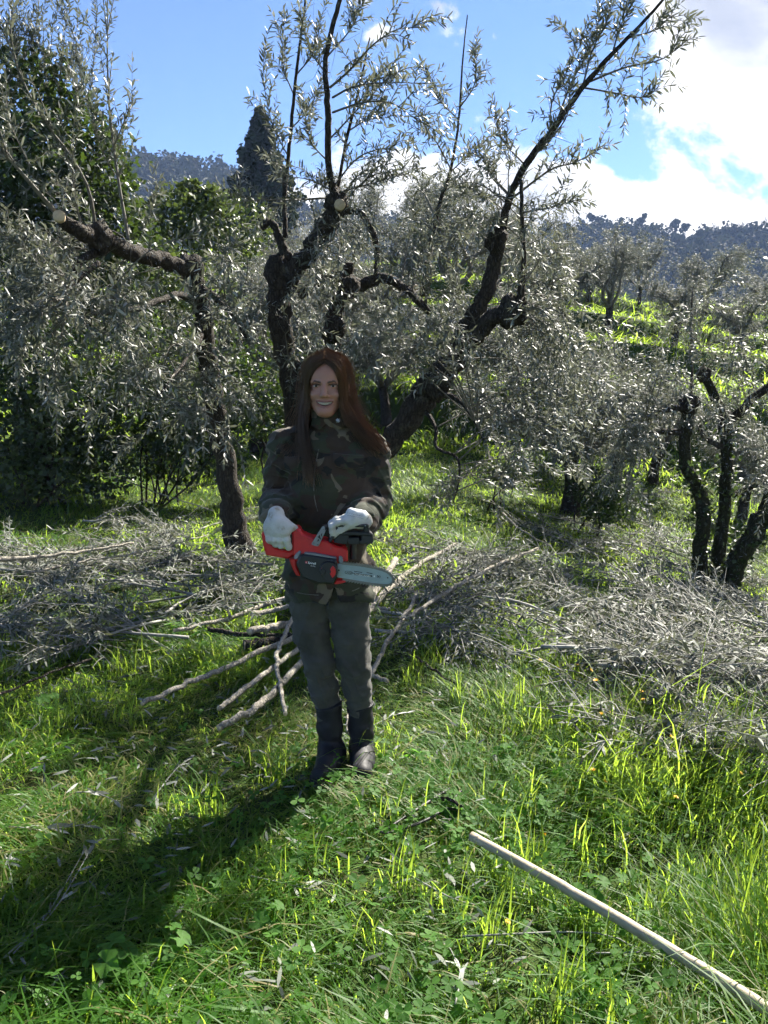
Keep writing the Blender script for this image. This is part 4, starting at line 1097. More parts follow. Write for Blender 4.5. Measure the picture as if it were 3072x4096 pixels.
for q, (pts, r0, r1, lf, dk, lb) in enumerate((
    (ov((786, 1345), (820, 1305), (855, 1262)), .026, .023, (.05, .16), 0, 'short thick pale limb right of the thigh'),
    (ov((780, 1362), (870, 1275), (930, 1240), (985, 1213)), .025, .014, (.04, .12), 0, 'long pale limb running back from the thigh to the heap'),
    (ov((770, 1350), (815, 1338), (842, 1340)), .02, .012, (.03, .03), 0, 'short grey limb level with the knee'),
    (ov((800, 1488), (835, 1425), (870, 1375), (903, 1318)), .013, .012, (.03, .09), 0, 'straight pale limb slanting up right of the knee'),
    (ov((878, 1372), (960, 1328), (1050, 1290), (1160, 1248)), .012, .015, (.06, .22), 0, 'long pale limb lying over the right heap'),
    (ov((855, 1435), (905, 1450), (940, 1478), (990, 1503)), .010, .004, (.03, .02), 1, 'thin dark limb curving through the grass right of the shins'),
    (ov((375, 1396), (500, 1368), (570, 1342), (650, 1318)), .012, .017, (.05, .08), 0, 'long pale limb reaching left from the thigh'),
    (ov((545, 1374), (600, 1362), (655, 1352)), .016, .016, (.10, .10), 0, 'pale limb stub touching the thigh'),
    (ov((450, 1394), (500, 1403), (580, 1408), (650, 1412)), .014, .014, (.06, .06), 1, 'dark horizontal limb left of the knee'),
    (ov((530, 1424), (575, 1418), (625, 1405)), .030, .030, (.04, .04), 1, 'thick short log with a cut end left of the knee'),
    (ov((540, 1412), (600, 1398), (660, 1380)), .022, .022, (.09, .09), 0, 'pale log on top of the thick short log'),
    (ov((308, 1552), (400, 1512), (490, 1478), (570, 1440), (640, 1412)), .012, .016, (.03, .06), 0, 'longest grey limb, reaching far into the grass left of the shins'),
    (ov((470, 1566), (540, 1515), (600, 1475), (660, 1430)), .012, .015, (.03, .07), 0, 'pale limb slanting to the left shin, thin end in the grass'),
    (ov((478, 1605), (560, 1560), (620, 1505), (670, 1455)), .016, .017, (.03, .06), 0, 'thick pale limb, lowest of those left of the shins'),
    (ov((648, 1375), (620, 1420), (600, 1465), (603, 1505), (617, 1588)), .014, .010, (.14, .05), 0, 'kinked pale limb pointing at the camera beside the left shin'),
    (ov((765, 1545), (752, 1600), (758, 1625)), .011, .010, (.03, .03), 0, 'stick poking out between the boots'),
    (ov((782, 1478), (820, 1495), (838, 1502)), .012, .010, (.03, .03), 0, 'small stick beside the right shin'),
    (ov((-20, 1030), (110, 1035), (230, 1058), (330, 1092), (460, 1130)), .013, .006, (.28, .10), 0, 'long arched limb above the far left grass'),
    (ov((-20, 1295), (90, 1280), (200, 1258), (290, 1235)), .020, .008, (.25, .20), 0, 'stout limb lying on the left heap'),
    (ov((60, 1320), (180, 1285), (300, 1262), (450, 1215)), .009, .004, (.22, .20), 0, 'slender limb across the left heap'),
    (ov((0, 1530), (110, 1480), (220, 1445)), .007, .006, (.02, .03), 1, 'dark thin limb below the left heap'),
    (ov((1085, 1155), (1130, 1185), (1190, 1205)), .010, .008, (.20, .08), 0, 'short curved limb standing out of the far right heap'),
    (ov((955, 1775), (960, 1775), (1000, 1792)), .006, .005, (.05, .05), 1, 'short dark twig stub at the pole end'),
)):
    log(pts, r0, r1, lb, lf, dk, q)

# ------------------------------------------------------------------ pole and dark forked twig
P0 = at(1888, 3345, 2.30); P1 = at(3190, 4110, 1.58)
P0[2] = max(P0[2], H(P0[0], P0[1]) + .035); P1[2] = max(P1[2], H(P1[0], P1[1]) + .06)
a = Acc(); P = np.array([P0 * (1 - f) + P1 * f for f in np.linspace(0, 1, 24)]); P[:, 2] += np.sin(np.linspace(0, math.pi, 24)) * .012
P = P + np.cumsum(np.random.default_rng(2).normal(0, .0012, P.shape), 0) * [1, 1, .3]
a.tube(P, np.linspace(.0145, .0165, 24), 20)
M['pole'] = m_plain('weathered_pole', (0.30, 0.255, 0.175), .6, var=.32, scale=14, bump=.15, bscale=60)
po = tag(a.build('pole', M['pole'], origin=P0), 'long pale grey pole lying diagonally in the grass', 'pole')
k = 420; f_ = rg.uniform(0.02, .95, k); pp = P0 * (1 - f_)[:, None] + P1 * f_[:, None]
bl = Acc(); blades(bl, pp[:, 0] + rg.normal(0, .035, k), pp[:, 1] + rg.normal(-.01, .035, k), rg.uniform(.06, .15, k), rg.uniform(.003, .006, k), rg.uniform(0, 6.28, k), rg.uniform(.3, 1.3, k), np.clip(rg.normal(.5, .2, k), 0, .88))
tag(bl.build('grass', M['grass']), 'grass blades crossing over the pale pole', 'grass', kind='stuff')
c = Acc(); d_ = norm(P[0] - P[2]); c.tube([P[0] - d_ * .03, P[0] + d_ * .002], [.0152, .0152], 18); c.build('end_cap', M['pole'], po, origin=P0)
M['darktwig'] = m_plain('dark_twig', (0.012, 0.011, 0.010), .6, var=.3)
b0 = on_ground(1870, 3320) + [0, 0, .05]
e = tag(empty('forked_twig', b0), 'dark forked twig lying at the upper end of the pole', 'twig')
for pts, r in (([(1880, 3320), (1795, 3290), (1700, 3340), (1560, 3390), (1500, 3375)], .007), ([(1795, 3210), (1650, 3305), (1540, 3380)], .007), ([(1795, 3290), (1830, 3230), (1865, 3205)], .005)):
    a = Acc(); a.tube(catmull([on_ground(*p) + [0, 0, .055] for p in pts], 12), np.linspace(r, r * .6, 12), 7); a.build('prong', M['darktwig'], e, origin=b0)

# ------------------------------------------------------------------ yellow flowers
M['petal'] = m_plain('yellow_petal', (0.75, 0.42, 0.01), .6, var=.15)
rg = np.random.default_rng(610)
FL = [(2600, 3025), (2625, 3050), (2655, 3025), (2685, 3030), (2735, 3010), (2760, 3012), (2945, 3165), (2990, 3185), (2718, 3245), (2365, 3165), (2400, 3205), (2190, 3415), (2035, 3785), (2250, 3680),
      (2365, 2740), (2350, 2870), (2395, 2935), (2440, 2920), (2300, 2710), (2240, 2720), (2540, 2860), (2580, 2880), (2690, 2950), (2715, 2945), (2980, 2660), (3010, 2662), (2160, 2675), (3040, 2680), (2375, 2800)]
def flower_mesh():
    a = Acc(); n_ = 12
    for lay_, (r_, z_) in enumerate(((.012, 0), (.008, .003))):
        for q in range(n_):
            th = q * 2 * math.pi / n_ + lay_ * .26; c_, s_ = math.cos(th), math.sin(th)
            a.add([[c_ * .001 - s_ * .001, s_ * .001 + c_ * .001, z_], [c_ * r_ - s_ * .0022, s_ * r_ + c_ * .0022, z_ + .003], [c_ * r_ * 1.05 + s_ * .0022, s_ * r_ * 1.05 - c_ * .0022, z_ + .003]], [(0, 2, 1)])
    a.tube([[0, 0, -.004], [0, 0, .003]], [.003, .004], 8)
    me = a.mesh('petals', False); me.materials.append(M['petal']); return me
fm = flower_mesh()
sm = Acc(); sm.tube([[0, 0, 0], [.005, .003, .07], [0, 0, .15]], [.0013, .0011, .001], 4, cap=False); smm = sm.mesh('stalk'); smm.materials.append(M['clover'])
for px, py in FL:
    b = on_ground(px, py + 40); e = empty('yellow_flower', b, 'small yellow daisy-like flower in the tall grass', 'flower', 'yellow flowers in the grass')
    s = rg.uniform(.7, 1.1) * min(1.0, b[1] / 3.2); e.scale = (s, s, s); e.rotation_euler = (rg.normal(0, .1), rg.normal(0, .1), rg.uniform(0, 6))
    for nm, me, z_ in (('stalk', smm, 0), ('petals', fm, .15)):
        o = bpy.data.objects.new(nm, me); COL.objects.link(o); o.parent = e; o.location.z = z_
        if z_:
            o.rotation_euler = (rg.normal(0.3, .3), rg.normal(0, .3), 0)
# ------------------------------------------------------------------ implicit surfaces for the figure
def surface_nets(F, lo, st):
    neg = F < 0
    nx, ny, nz = F.shape
    cor = [(a, b, c) for a in (0, 1) for b in (0, 1) for c in (0, 1)]
    cnt = sum(neg[a:nx - 1 + a, b:ny - 1 + b, c:nz - 1 + c].astype(np.int8) for a, b, c in cor)
    act = (cnt > 0) & (cnt < 8)
    I = np.argwhere(act); idx = np.full(act.shape, -1); idx[act] = np.arange(len(I))
    val = np.stack([F[I[:, 0] + a, I[:, 1] + b, I[:, 2] + c] for a, b, c in cor], 1)
    pos = np.zeros((len(I), 3)); num = np.zeros(len(I))
    C = np.array(cor, float)
    for a in range(8):
        for b in range(a + 1, 8):
            if np.abs(C[a] - C[b]).sum() != 1:
                continue
            x = (val[:, a] < 0) != (val[:, b] < 0)
            tt = val[:, a] / np.where(x, val[:, a] - val[:, b], 1)
            pos += np.where(x[:, None], C[a] + tt[:, None] * (C[b] - C[a]), 0); num += x
    V = np.asarray(lo) + (I + pos / num[:, None]) * st
    quads = []
    for ax in range(3):
        sl0 = [slice(1, -1)] * 3; sl1 = [slice(1, -1)] * 3
        sl0[ax] = slice(0, -1); sl1[ax] = slice(1, None)
        ch = neg[tuple(sl0)] != neg[tuple(sl1)]
        J = np.argwhere(ch); s0 = neg[tuple(sl0)][ch]
        off = [1, 1, 1]; off[ax] = 0; J = J + off
        u, v = (ax + 1) % 3, (ax + 2) % 3
        eu = np.eye(3, dtype=int)[u]; ev = np.eye(3, dtype=int)[v]
        q = np.stack([idx[tuple((J - eu - ev).T)], idx[tuple((J - ev).T)], idx[tuple(J.T)], idx[tuple((J - eu).T)]], 1)
        q = np.where(s0[:, None], q, q[:, ::-1])
        quads.append(q)
    return V, np.vstack(quads)

def smin(a, b, k):
    h = np.clip(.5 + .5 * (b - a) / k, 0, 1)
    return b * (1 - h) + a * h - k * h * (1 - h)

class Field:
    def __init__(s, lo, hi, st):
        s.lo = np.asarray(lo, float); s.st = st
        n = np.ceil((np.asarray(hi) - s.lo) / st).astype(int) + 1
        ax = [s.lo[i] + np.arange(n[i]) * st for i in range(3)]
        s.X, s.Y, s.Z = np.meshgrid(*ax, indexing='ij')
        s.F = np.full(s.X.shape, 1.0)
    def cone(s, a, b, ra, rb, sq=(1, 1, 1)):
        a = np.asarray(a); b = np.asarray(b); ab = (b - a) / np.asarray(sq); L = ab @ ab
        px, py, pz = (s.X - a[0]) / sq[0], (s.Y - a[1]) / sq[1], (s.Z - a[2]) / sq[2]
        t = np.clip((px * ab[0] + py * ab[1] + pz * ab[2]) / max(L, 1e-9), 0, 1)
        return np.sqrt((px - t * ab[0]) ** 2 + (py - t * ab[1]) ** 2 + (pz - t * ab[2]) ** 2) - (ra + (rb - ra) * t)
    def ell(s, c, r):
        x, y, z = (s.X - c[0]) / r[0], (s.Y - c[1]) / r[1], (s.Z - c[2]) / r[2]
        k = np.sqrt(x * x + y * y + z * z)
        return (k - 1) * min(r)
    def loft(s, zs, cx, cy, a, b, pw=2.0):
        """elliptic sections by height"""
        A = np.interp(s.Z, zs, a); B_ = np.interp(s.Z, zs, b); X0 = np.interp(s.Z, zs, cx); Y0 = np.interp(s.Z, zs, cy)
        d = ((np.abs(s.X - X0) / A) ** pw + (np.abs(s.Y - Y0) / B_) ** pw) ** (1 / pw)
        f = (d - 1) * np.minimum(A, B_)
        return np.maximum(f, np.maximum(zs[0] - s.Z, s.Z - zs[-1]))
    def chain(s, pts, k=.02, sq=(1, 1, 1)):
        f = None
        for (a, ra), (b, rb) in zip(pts[:-1], pts[1:]):
            g_ = s.cone(a, b, ra, rb, sq)
            f = g_ if f is None else smin(f, g_, k)
        return f
    def u(s, f, k=.01):
        s.F = smin(s.F, f, k)
    def cut(s, f, k=.005):
        s.F = -smin(-s.F, f, k)
    def noise(s, amp, sc, seed, sq=(1, 1, 1)):
        rg_ = np.random.default_rng(seed); T = rg_.uniform(-1, 1, (32, 32, 32))
        u_, v_, w_ = s.X * sc / sq[0], s.Y * sc / sq[1], s.Z * sc / sq[2]
        i_, j_, k_ = (np.floor(q).astype(int) for q in (u_, v_, w_)); f, g_, h = u_ - i_, v_ - j_, w_ - k_
        f, g_, h = (q * q * (3 - 2 * q) for q in (f, g_, h))
        o = 0
        for a in (0, 1):
            for b in (0, 1):
                for c in (0, 1):
                    o = o + T[(i_ + a) % 32, (j_ + b) % 32, (k_ + c) % 32] * (f if a else 1 - f) * (g_ if b else 1 - g_) * (h if c else 1 - h)
        s.F = s.F + amp * o
    def acc(s, rnd=None):
        V, Q = surface_nets(s.F, s.lo, s.st)
        a = Acc(); a.add(V, None, Q, .5 if rnd is None else rnd(V)); return a

def box_of(pts, pad):
    p = np.array(pts); return p.min(0) - pad, p.max(0) + pad

# ------------------------------------------------------------------ materials of the figure
def m_cloth(name, col, var=.3, scale=9, weave=900, rough=.9, sheen=.1):
    m, t = mat(name); tcn = t.add('TexCoord').outputs['Object']
    n = t.noise(tcn, scale, 5, .6); n2 = t.noise(tcn, 260, 3, .6)
    c = t.ramp(n, [(.3, tuple(x * (1 - var) for x in col)), (.7, tuple(x * (1 + var) for x in col))])
    b = t.add('BsdfPrincipled', ins={'Base Color': c, 'Roughness': rough, 'Specular IOR Level': .2, 'Sheen Weight': sheen})
    bn = t.add('Bump', ins={'Strength': .35, 'Distance': .004, 'Height': t.math('ADD', n2, t.math('MULTIPLY', t.noise(tcn, 32, 4, .6), 2.0))}); t.l.new(bn.outputs[0], b.inputs['Normal'])
    finish(t, b.outputs[0]); return m
def m_camo():
    m, t = mat('woodland_camouflage_cloth'); tcn = t.add('TexCoord').outputs['Object']
    mp = t.add('Mapping', ins={'Vector': tcn, 'Scale': (1, .8, 1.35)}).outputs[0]
    def blot(off, sc, th):
        v = t.add('VectorMath', operation='ADD', ins={0: mp, 1: off}).outputs[0]
        return t.math('GREATER_THAN', t.noise(v, sc, 2.5, .5, .6), th)
    c = t.mix(blot((3, 1, 2), 8.5, .50), (.030, .036, .018), (.038, .024, .015))
    c = t.mix(blot((7, 4, 9), 8.0, .585), c, (.125, .106, .072))
    c = t.mix(blot((1, 8, 5), 9.5, .575), c, (.008, .008, .008))
    n2 = t.noise(tcn, 40, 5, .65)
    c = t.mix(t.math('MULTIPLY', n2, .35), c, (.05, .048, .04))
    b = t.add('BsdfPrincipled', ins={'Base Color': c, 'Roughness': .88, 'Specular IOR Level': .2, 'Sheen Weight': .12})
    bn = t.add('Bump', ins={'Strength': .5, 'Distance': .006, 'Height': t.noise(tcn, 26, 5, .6)}); t.l.new(bn.outputs[0], b.inputs['Normal'])
    finish(t, b.outputs[0]); return m
def m_skin():
    m, t = mat('skin'); a = t.add('Attribute', attribute_name='rnd').outputs['Fac']
    c = t.ramp(a, [(0, (.33, .165, .112)), (.33, (.33, .165, .112)), (.34, (.26, .115, .095)), (.55, (.24, .105, .088)), (.56, (.05, .03, .02)), (1, (.035, .02, .014))])
    n = t.noise(t.add('TexCoord').outputs['Object'], 60, 4, .6)
    c = t.mix(t.math('MULTIPLY', n, .18), c, (.46, .20, .15))
    b = t.add('BsdfPrincipled', ins={'Base Color': c, 'Roughness': .48, 'Specular IOR Level': .4, 'Subsurface Weight': .25, 'Subsurface Radius': (1, .35, .2), 'Subsurface Scale': .006})
    finish(t, b.outputs[0]); return m
def m_hair():
    m, t = mat('auburn_hair'); a = t.add('Attribute', attribute_name='rnd').outputs['Fac']
    c = t.ramp(a, [(0, (.011, .0075, .006)), (.6, (.032, .018, .0125)), (1, (.080, .045, .027))])
    b = t.add('BsdfPrincipled', ins={'Base Color': c, 'Roughness': .32, 'Specular IOR Level': 1.0, 'Specular Tint': (1.0, .70, .42, 1)})
    tl = t.add('BsdfTranslucent', ins={'Color': (.38, .21, .12, 1)})
    mx = t.add('MixShader', ins={0: .20, 1: b.outputs[0], 2: tl.outputs[0]}); finish(t, mx.outputs[0]); return m
M['camo'] = m_camo(); M['skin'] = m_skin(); M['hair'] = m_hair()
M['trouser'] = m_cloth('grey_work_trousers', (.050, .050, .043), .35)
M['boot'] = m_plain('black_rubber', (.012, .012, .015), .62, var=.3, scale=20, spec=.3)
def m_glove():
    m, t = mat('soiled_white_glove'); tcn = t.add('TexCoord').outputs['Object']
    n = t.noise(tcn, 22, 5, .65); c = t.ramp(n, [(.38, (.52, .52, .51)), (.58, (.44, .43, .40)), (.72, (.24, .20, .14))])
    b = t.add('BsdfPrincipled', ins={'Base Color': c, 'Roughness': .75, 'Specular IOR Level': .2})
    bn = t.add('Bump', ins={'Strength': .6, 'Distance': .004, 'Height': t.noise(tcn, 75, 4, .6, 1.0)}); t.l.new(bn.outputs[0], b.inputs['Normal'])
    finish(t, b.outputs[0]); return m
M['glove'] = m_glove()
M['glove_cuff'] = m_cloth('glove_cuff_cloth', (.55, .56, .56), .2, 60)
M['eyew'] = m_plain('eye_white', (.34, .31, .29), .3, var=.05)
M['iris'] = m_plain('dark_iris', (.022, .014, .010), .15, var=.2)
M['tooth'] = m_plain('teeth', (.50, .47, .41), .35, var=.05, scale=80)
M['zip'] = m_plain('jacket_trim', (.10, .095, .08), .6)

# ------------------------------------------------------------------ the woman
PD = 2.96
W0 = at(1365, 3100, PD - .05); W0 = np.array([W0[0], PD, float(H(W0[0], PD))])
JP = lambda x, y, d: at(x, y, d)
hc = JP(1305, 1545, PD)                                   # head centre between the ears, eye level
hx, hy, hz = hc
# body: head with neck and the whole figure in one skin
lo, hi = np.array([hx - .13, hy - .16, hz - .17]), np.array([hx + .13, hy + .15, hz + .14])
f = Field(lo, hi, .0024)
KZ = .84
f.Z = hz + (f.Z - hz) / KZ
f.u(f.ell((hx, hy + .012, hz + .045), (.073, .092, .094)))                       # skull
f.u(f.ell((hx, hy - .018, hz - .035), (.062, .075, .085)), .03)                  # face
f.u(f.cone((hx - .034, hy - .03, hz - .058), (hx - .012, hy - .070, hz - .112), .030, .020), .03)   # jaw
f.u(f.cone((hx + .034, hy - .03, hz - .058), (hx + .012, hy - .070, hz - .112), .030, .020), .03)
f.u(f.ell((hx, hy - .080, hz - .112), (.019, .015, .015)), .02)                  # chin
f.u(f.ell((hx, hy - .066, hz + .045), (.058, .025, .042)), .03)                  # forehead
for s in (-1, 1):
    f.u(f.ell((hx + s * .036, hy - .070, hz - .038), (.022, .018, .017)), .018)  # cheek, lifted by the smile
    f.u(f.cone((hx + s * .014, hy - .090, hz + .0165), (hx + s * .046, hy - .077, hz + .018), .008, .007), .010)   # brow ridge
    f.cut(f.ell((hx + s * .0315, hy - .099, hz + .001), (.017, .014, .011)), .012)  # socket
    f.u(f.ell((hx + s * .0315, hy - .0745, hz + .0005), (.0145, .0125, .0125)), .004)  # lids
    f.u(f.ell((hx + s * .078, hy + .015, hz - .012), (.010, .020, .032)), .008)  # ear
f.u(f.cone((hx, hy - .090, hz + .008), (hx, hy - .112, hz - .038), .008, .0115), .009)   # nose
f.u(f.ell((hx - .011, hy - .101, hz - .042), (.0060, .010, .007)), .006); f.u(f.ell((hx + .011, hy - .101, hz - .042), (.0060, .010, .007)), .006)
mz = hz - .077
smile = lambda x: mz + 9.5 * (x - hx) ** 2
zu = lambda x: mz + .0062 + 5 * x ** 2
zl = lambda x: mz - .0098 + 22 * x ** 2
def lip(zf, hw, r, y0):
    xx = f.X - hx; dx = np.maximum(np.abs(xx) - hw, 0); yy = y0 + 8.0 * xx ** 2
    return np.sqrt(dx ** 2 + (f.Z - zf(np.clip(xx, -hw, hw))) ** 2 + (f.Y - yy) ** 2) - r
f.u(lip(lambda x: zu(x) + .0030, .029, .0040, hy - .0925), .006); f.u(lip(lambda x: zl(x) - .0040, .025, .0052, hy - .0910), .007)
dx = np.maximum(np.abs(f.X - hx) - .0265, 0)
xx = f.X - hx
f.cut(np.maximum(np.maximum(f.Z - zu(xx), zl(xx) - f.Z), np.abs(f.Y - (hy - .095)) - .020), .0015)      # open smile
f.u(f.cone((hx + .004, hy + .01, hz - .06), (hx + .012, hy + .035, hz - .22), .047, .052), .03)    # neck
def skin_rnd(V):
    x, y, z = V[:, 0] - hx, V[:, 1] - hy, V[:, 2] - hz
    r = np.full(len(V), .1)
    zz = V[:, 2]
    lipm = (np.abs(x) < .032) & (((zz - zu(x) - .0025) ** 2 < .0050 ** 2) | ((zz - zl(x) + .0040) ** 2 < .0068 ** 2)) & (y < -.066)
    r[lipm] = .45
    bx = np.abs(x); bz = .0165 + .22 * (bx - .012) - 2.9 * np.maximum(bx - .036, 0) ** 1.5 * 6
    brow = (bx > .012) & (bx < .053) & (np.abs(z - bz) < .0044 - .045 * np.maximum(bx - .03, 0)) & (y < -.05)
    r[brow] = .8
    lash = (((bx - .0315) / .0195) ** 2 + ((z - .0025) / .0100) ** 2 < 1) & (y < -.055) & (z > .003)
    r[lash] = .8
    return r
def head_rnd(V):
    U = V.copy(); U[:, 2] = hz + (V[:, 2] - hz) / KZ; return skin_rnd(U)
head = f.acc(head_rnd)
# rest of the figure under the clothes (same mesh)
f2lo, f2hi = np.array([W0[0] - .42, PD - .42, W0[2] - .01]), np.array([W0[0] + .42, PD + .2, hz - .135])
f = Field(f2lo, f2hi, .012)
hipL, kneeL, ankL = JP(1238, 2380, PD), JP(1272, 2650, PD - .01), JP(1322, 2990, PD + .03)
hipR, kneeR, ankR = JP(1385, 2380, PD), JP(1414, 2640, PD), JP(1446, 2990, PD + .05)
shL, elL, wrL = JP(1143, 1786, PD + .01), JP(1118, 1985, PD + .05), JP(1100, 2075, PD - .19)
shR, elR, wrR = JP(1487, 1806, PD + .01), JP(1497, 2010, PD + .02), JP(1440, 2090, PD - .22)
f.u(f.cone((hx + .01, PD + .03, .98), (hx + .01, PD + .03, 1.30),   .08, .085, (1.2, .8, 1)))
for s0, e0, w0 in ((shL, elL, wrL), (shR, elR, wrR)):
    f.u(f.chain([(s0, .05), (e0, .04), (w0, .03)]), .03)
for h0, k0, a0 in ((hipL, kneeL, ankL), (hipR, kneeR, ankR)):
    f.u(f.chain([(h0 + [0, 0, .12], .06), (h0, .06), (k0 + [0, .02, 0], .036), (a0, .030), (a0 + [0, -.06, -.07], .026)]), .03)
f.u(f.cone((hx + .012, hy + .03, hz - .24), (hx + .012, hy + .035, hz - .14), .05, .05), .02)
rest = f.acc()
head.add(rest.v[0], None, rest.q[0], .1)
person = head.build('person', M['skin'], origin=W0)
tag(person, 'smiling woman in camouflage jacket, grey trousers and black rubber boots holding a chainsaw', 'person')

for s in (-1, 1):                                          # eyes
    c = np.array([hx + s * .0315, hy - .0755, hz + .0005]); a = Acc()
    u_, v_ = np.meshgrid(np.linspace(0, math.pi, 10), np.linspace(0, 2 * math.pi, 16, endpoint=False), indexing='ij')
    D = np.stack([np.sin(u_) * np.cos(v_), -np.cos(u_), np.sin(u_) * np.sin(v_)], -1)
    i = np.arange(9)[:, None] * 16; j = np.arange(16)[None]; j2 = (j + 1) % 16
    Q = np.stack([i + j, i + j2, i + 16 + j2, i + 16 + j], -1).reshape(-1, 4)
    a.add(c + D.reshape(-1, 3) * [.0128, .0145, .0050], None, Q); o = a.build('eye', M['eyew'], person, origin=W0)
    a = Acc(); a.add(c + [.0005, -.0108, .0008] + D.reshape(-1, 3) * [.0056, .0042, .0052], None, Q); a.build('iris', M['iris'], o, origin=W0)
a = Acc(); xs = np.linspace(-.0265, .0265, 11)                # upper teeth
teeth = Acc()
for x0, x1 in zip(xs[:-1], xs[1:]):
    xm = (x0 + x1) / 2; yy = hy - .0850 + 10 * xm * xm; hh_ = .0125 - 9.5 * xm * xm; zz = hz + (zu(xm) + .0015 - hh_ / 2 - hz) * KZ
    teeth.box((hx + xm, yy, zz), ((x1 - x0) * .90, .006, hh_ * KZ))
teeth.build('teeth', M['tooth'], person, origin=W0)

# jacket
lo, hi = np.array([W0[0] - .40, PD - .36, .66]), np.array([W0[0] + .36, PD + .24, 1.50])
f = Field(lo, hi, .0058)
zs = [.70, .735, .86, 1.00, 1.13, 1.24, 1.33, 1.385, 1.42]
xc = [hx + .003, hx + .003, hx + .002, hx + .006, hx + .010, hx + .012, hx + .012, hx + .012, hx + .012]
f.u(f.loft(zs, xc, [PD + .01] * 6 + [PD + .02, PD + .03, PD + .035], [.183, .180, .168, .152, .160, .172, .158, .100, .062], [.128, .126, .122, .118, .124, .124, .105, .082, .064], 2.3))
f.cut(f.Z - (.716 + .018 * np.sin((f.X - hx) * 14 + .8)), .006)          # hem
f.u(f.chain([(shL, .064), ((shL + elL) / 2 + [-.004, 0, 0], .057), (elL, .054), ((elL + wrL) / 2, .056), (wrL + [0, .01, .006], .050)], .03), .035)
f.u(f.chain([(shR, .066), ((shR + elR) / 2 + [.008, 0, 0], .059), (elR, .058), ((elR + wrR) / 2, .058), (wrR + [.012, .012, 0], .054)], .03), .035)
f.u(f.cone(JP(1150, 1768, PD + .02), (hx - .05, PD + .03, 1.395), .048, .040, (1, .95, .9)), .03)
f.u(f.cone(JP(1475, 1785, PD + .02), (hx + .07, PD + .03, 1.395), .048, .040, (1, .95, .9)), .03)
ring = np.abs(np.sqrt(((f.X - hx - .010) / 1.0) ** 2 + ((f.Y - PD - .022) / .95) ** 2) - .066) - .008
f.u(np.maximum(ring, np.abs(f.Z - 1.425 + .35 * (f.Y - PD)) - .030), .012)       # collar
# folds
f.noise(.012, 14, 1, (1.4, 1.4, .6)); f.noise(.007, 30, 2, (1.6, 1.6, .7))
arm = np.minimum(f.cone(shL, elL, .09, .09), f.cone(elL, wrL, .09, .09)); arm = np.minimum(arm, np.minimum(f.cone(shR, elR, .09, .09), f.cone(elR, wrR, .09, .09)))
wv = sstep(-arm, -.02, .02)
f.F = f.F + wv * .0040 * np.sin(f.Z * 125 + 30 * (f.X - hx) * np.sign(f.X - hx) + 3 * np.sin(f.Y * 40) + 2 * np.sin(f.X * 33))
f.F = f.F + (1 - wv) * .0035 * np.sin(f.Z * 62 + 24 * np.abs(f.X - hx) + 2.5 * np.sin(f.X * 21))
def crease(ph, amp, sharp=4):
    return -amp * (1 - np.abs(np.sin(ph))) ** sharp
f.F = f.F + wv * crease(f.Z * 38 + 26 * (f.X - hx) * np.sign(f.X - hx) + 18 * f.Y + 1.2 * np.sin(f.X * 40), .007)
f.F = f.F + (1 - wv) * crease(f.Z * 24 - 30 * (f.X - hx) + 1.5 * np.sin(f.X * 25 + f.Z * 9), .005) * sstep(f.Z, .72, .9)
# front opening ridge
sx = hx + .008 + .055 * sstep(f.Z, .70, 1.30) - .055 + .02 * np.sin(f.Z * 9)
f.F = f.F - .004 * sstep(f.X - sx, -.004, .003) * (1 - sstep(f.X - sx, .02, .10)) * (f.Y < PD)
f.cut(np.maximum(np.maximum(np.abs(f.X - hx - .030) - .030 * np.clip((.80 - f.Z) / .10, 0, 1), f.Z - .80), f.Y - PD), .004)   # split below the last button
jf = f
def on_jacket(px, py, out=.001):
    """front surface point of the jacket seen near a photo pixel"""
    p = at(px, py, PD - .11); i_ = int(round((p[0] - jf.lo[0]) / jf.st)); k_ = int(round((p[2] - jf.lo[2]) / jf.st))
    col = jf.F[i_, :, k_]; j_ = int(np.argmax(col < 0)) if (col < 0).any() else len(col) // 2
    return np.array([p[0], jf.lo[1] + j_ * jf.st - out, p[2]])
jacket = f.acc().build('jacket', M['camo'], person, origin=W0)
def seam(pts, name, r=.0022, m='zip'):
    P = catmull([on_jacket(*p) for p in pts], 6 * len(pts)); a = Acc(); a.tube(P, r, 5); return a.build(name, M[m], jacket, origin=W0)
seam([(1272, 1800), (1258, 1880), (1256, 1960), (1264, 2020), (1280, 2070), (1300, 2110)], 'front_seam')
seam([(1150, 1838), (1185, 1842), (1228, 1834)], 'pocket_seam', .0016); seam([(1335, 1822), (1390, 1832), (1450, 1826)], 'pocket_seam', .0016)
seam([(1335, 1862), (1390, 1874), (1448, 1866)], 'pocket_seam', .0016)
seam([(1140, 2366), (1200, 2374), (1290, 2380)], 'hem_seam', .0018); seam([(1345, 2376), (1400, 2368), (1470, 2352)], 'hem_seam', .0018)
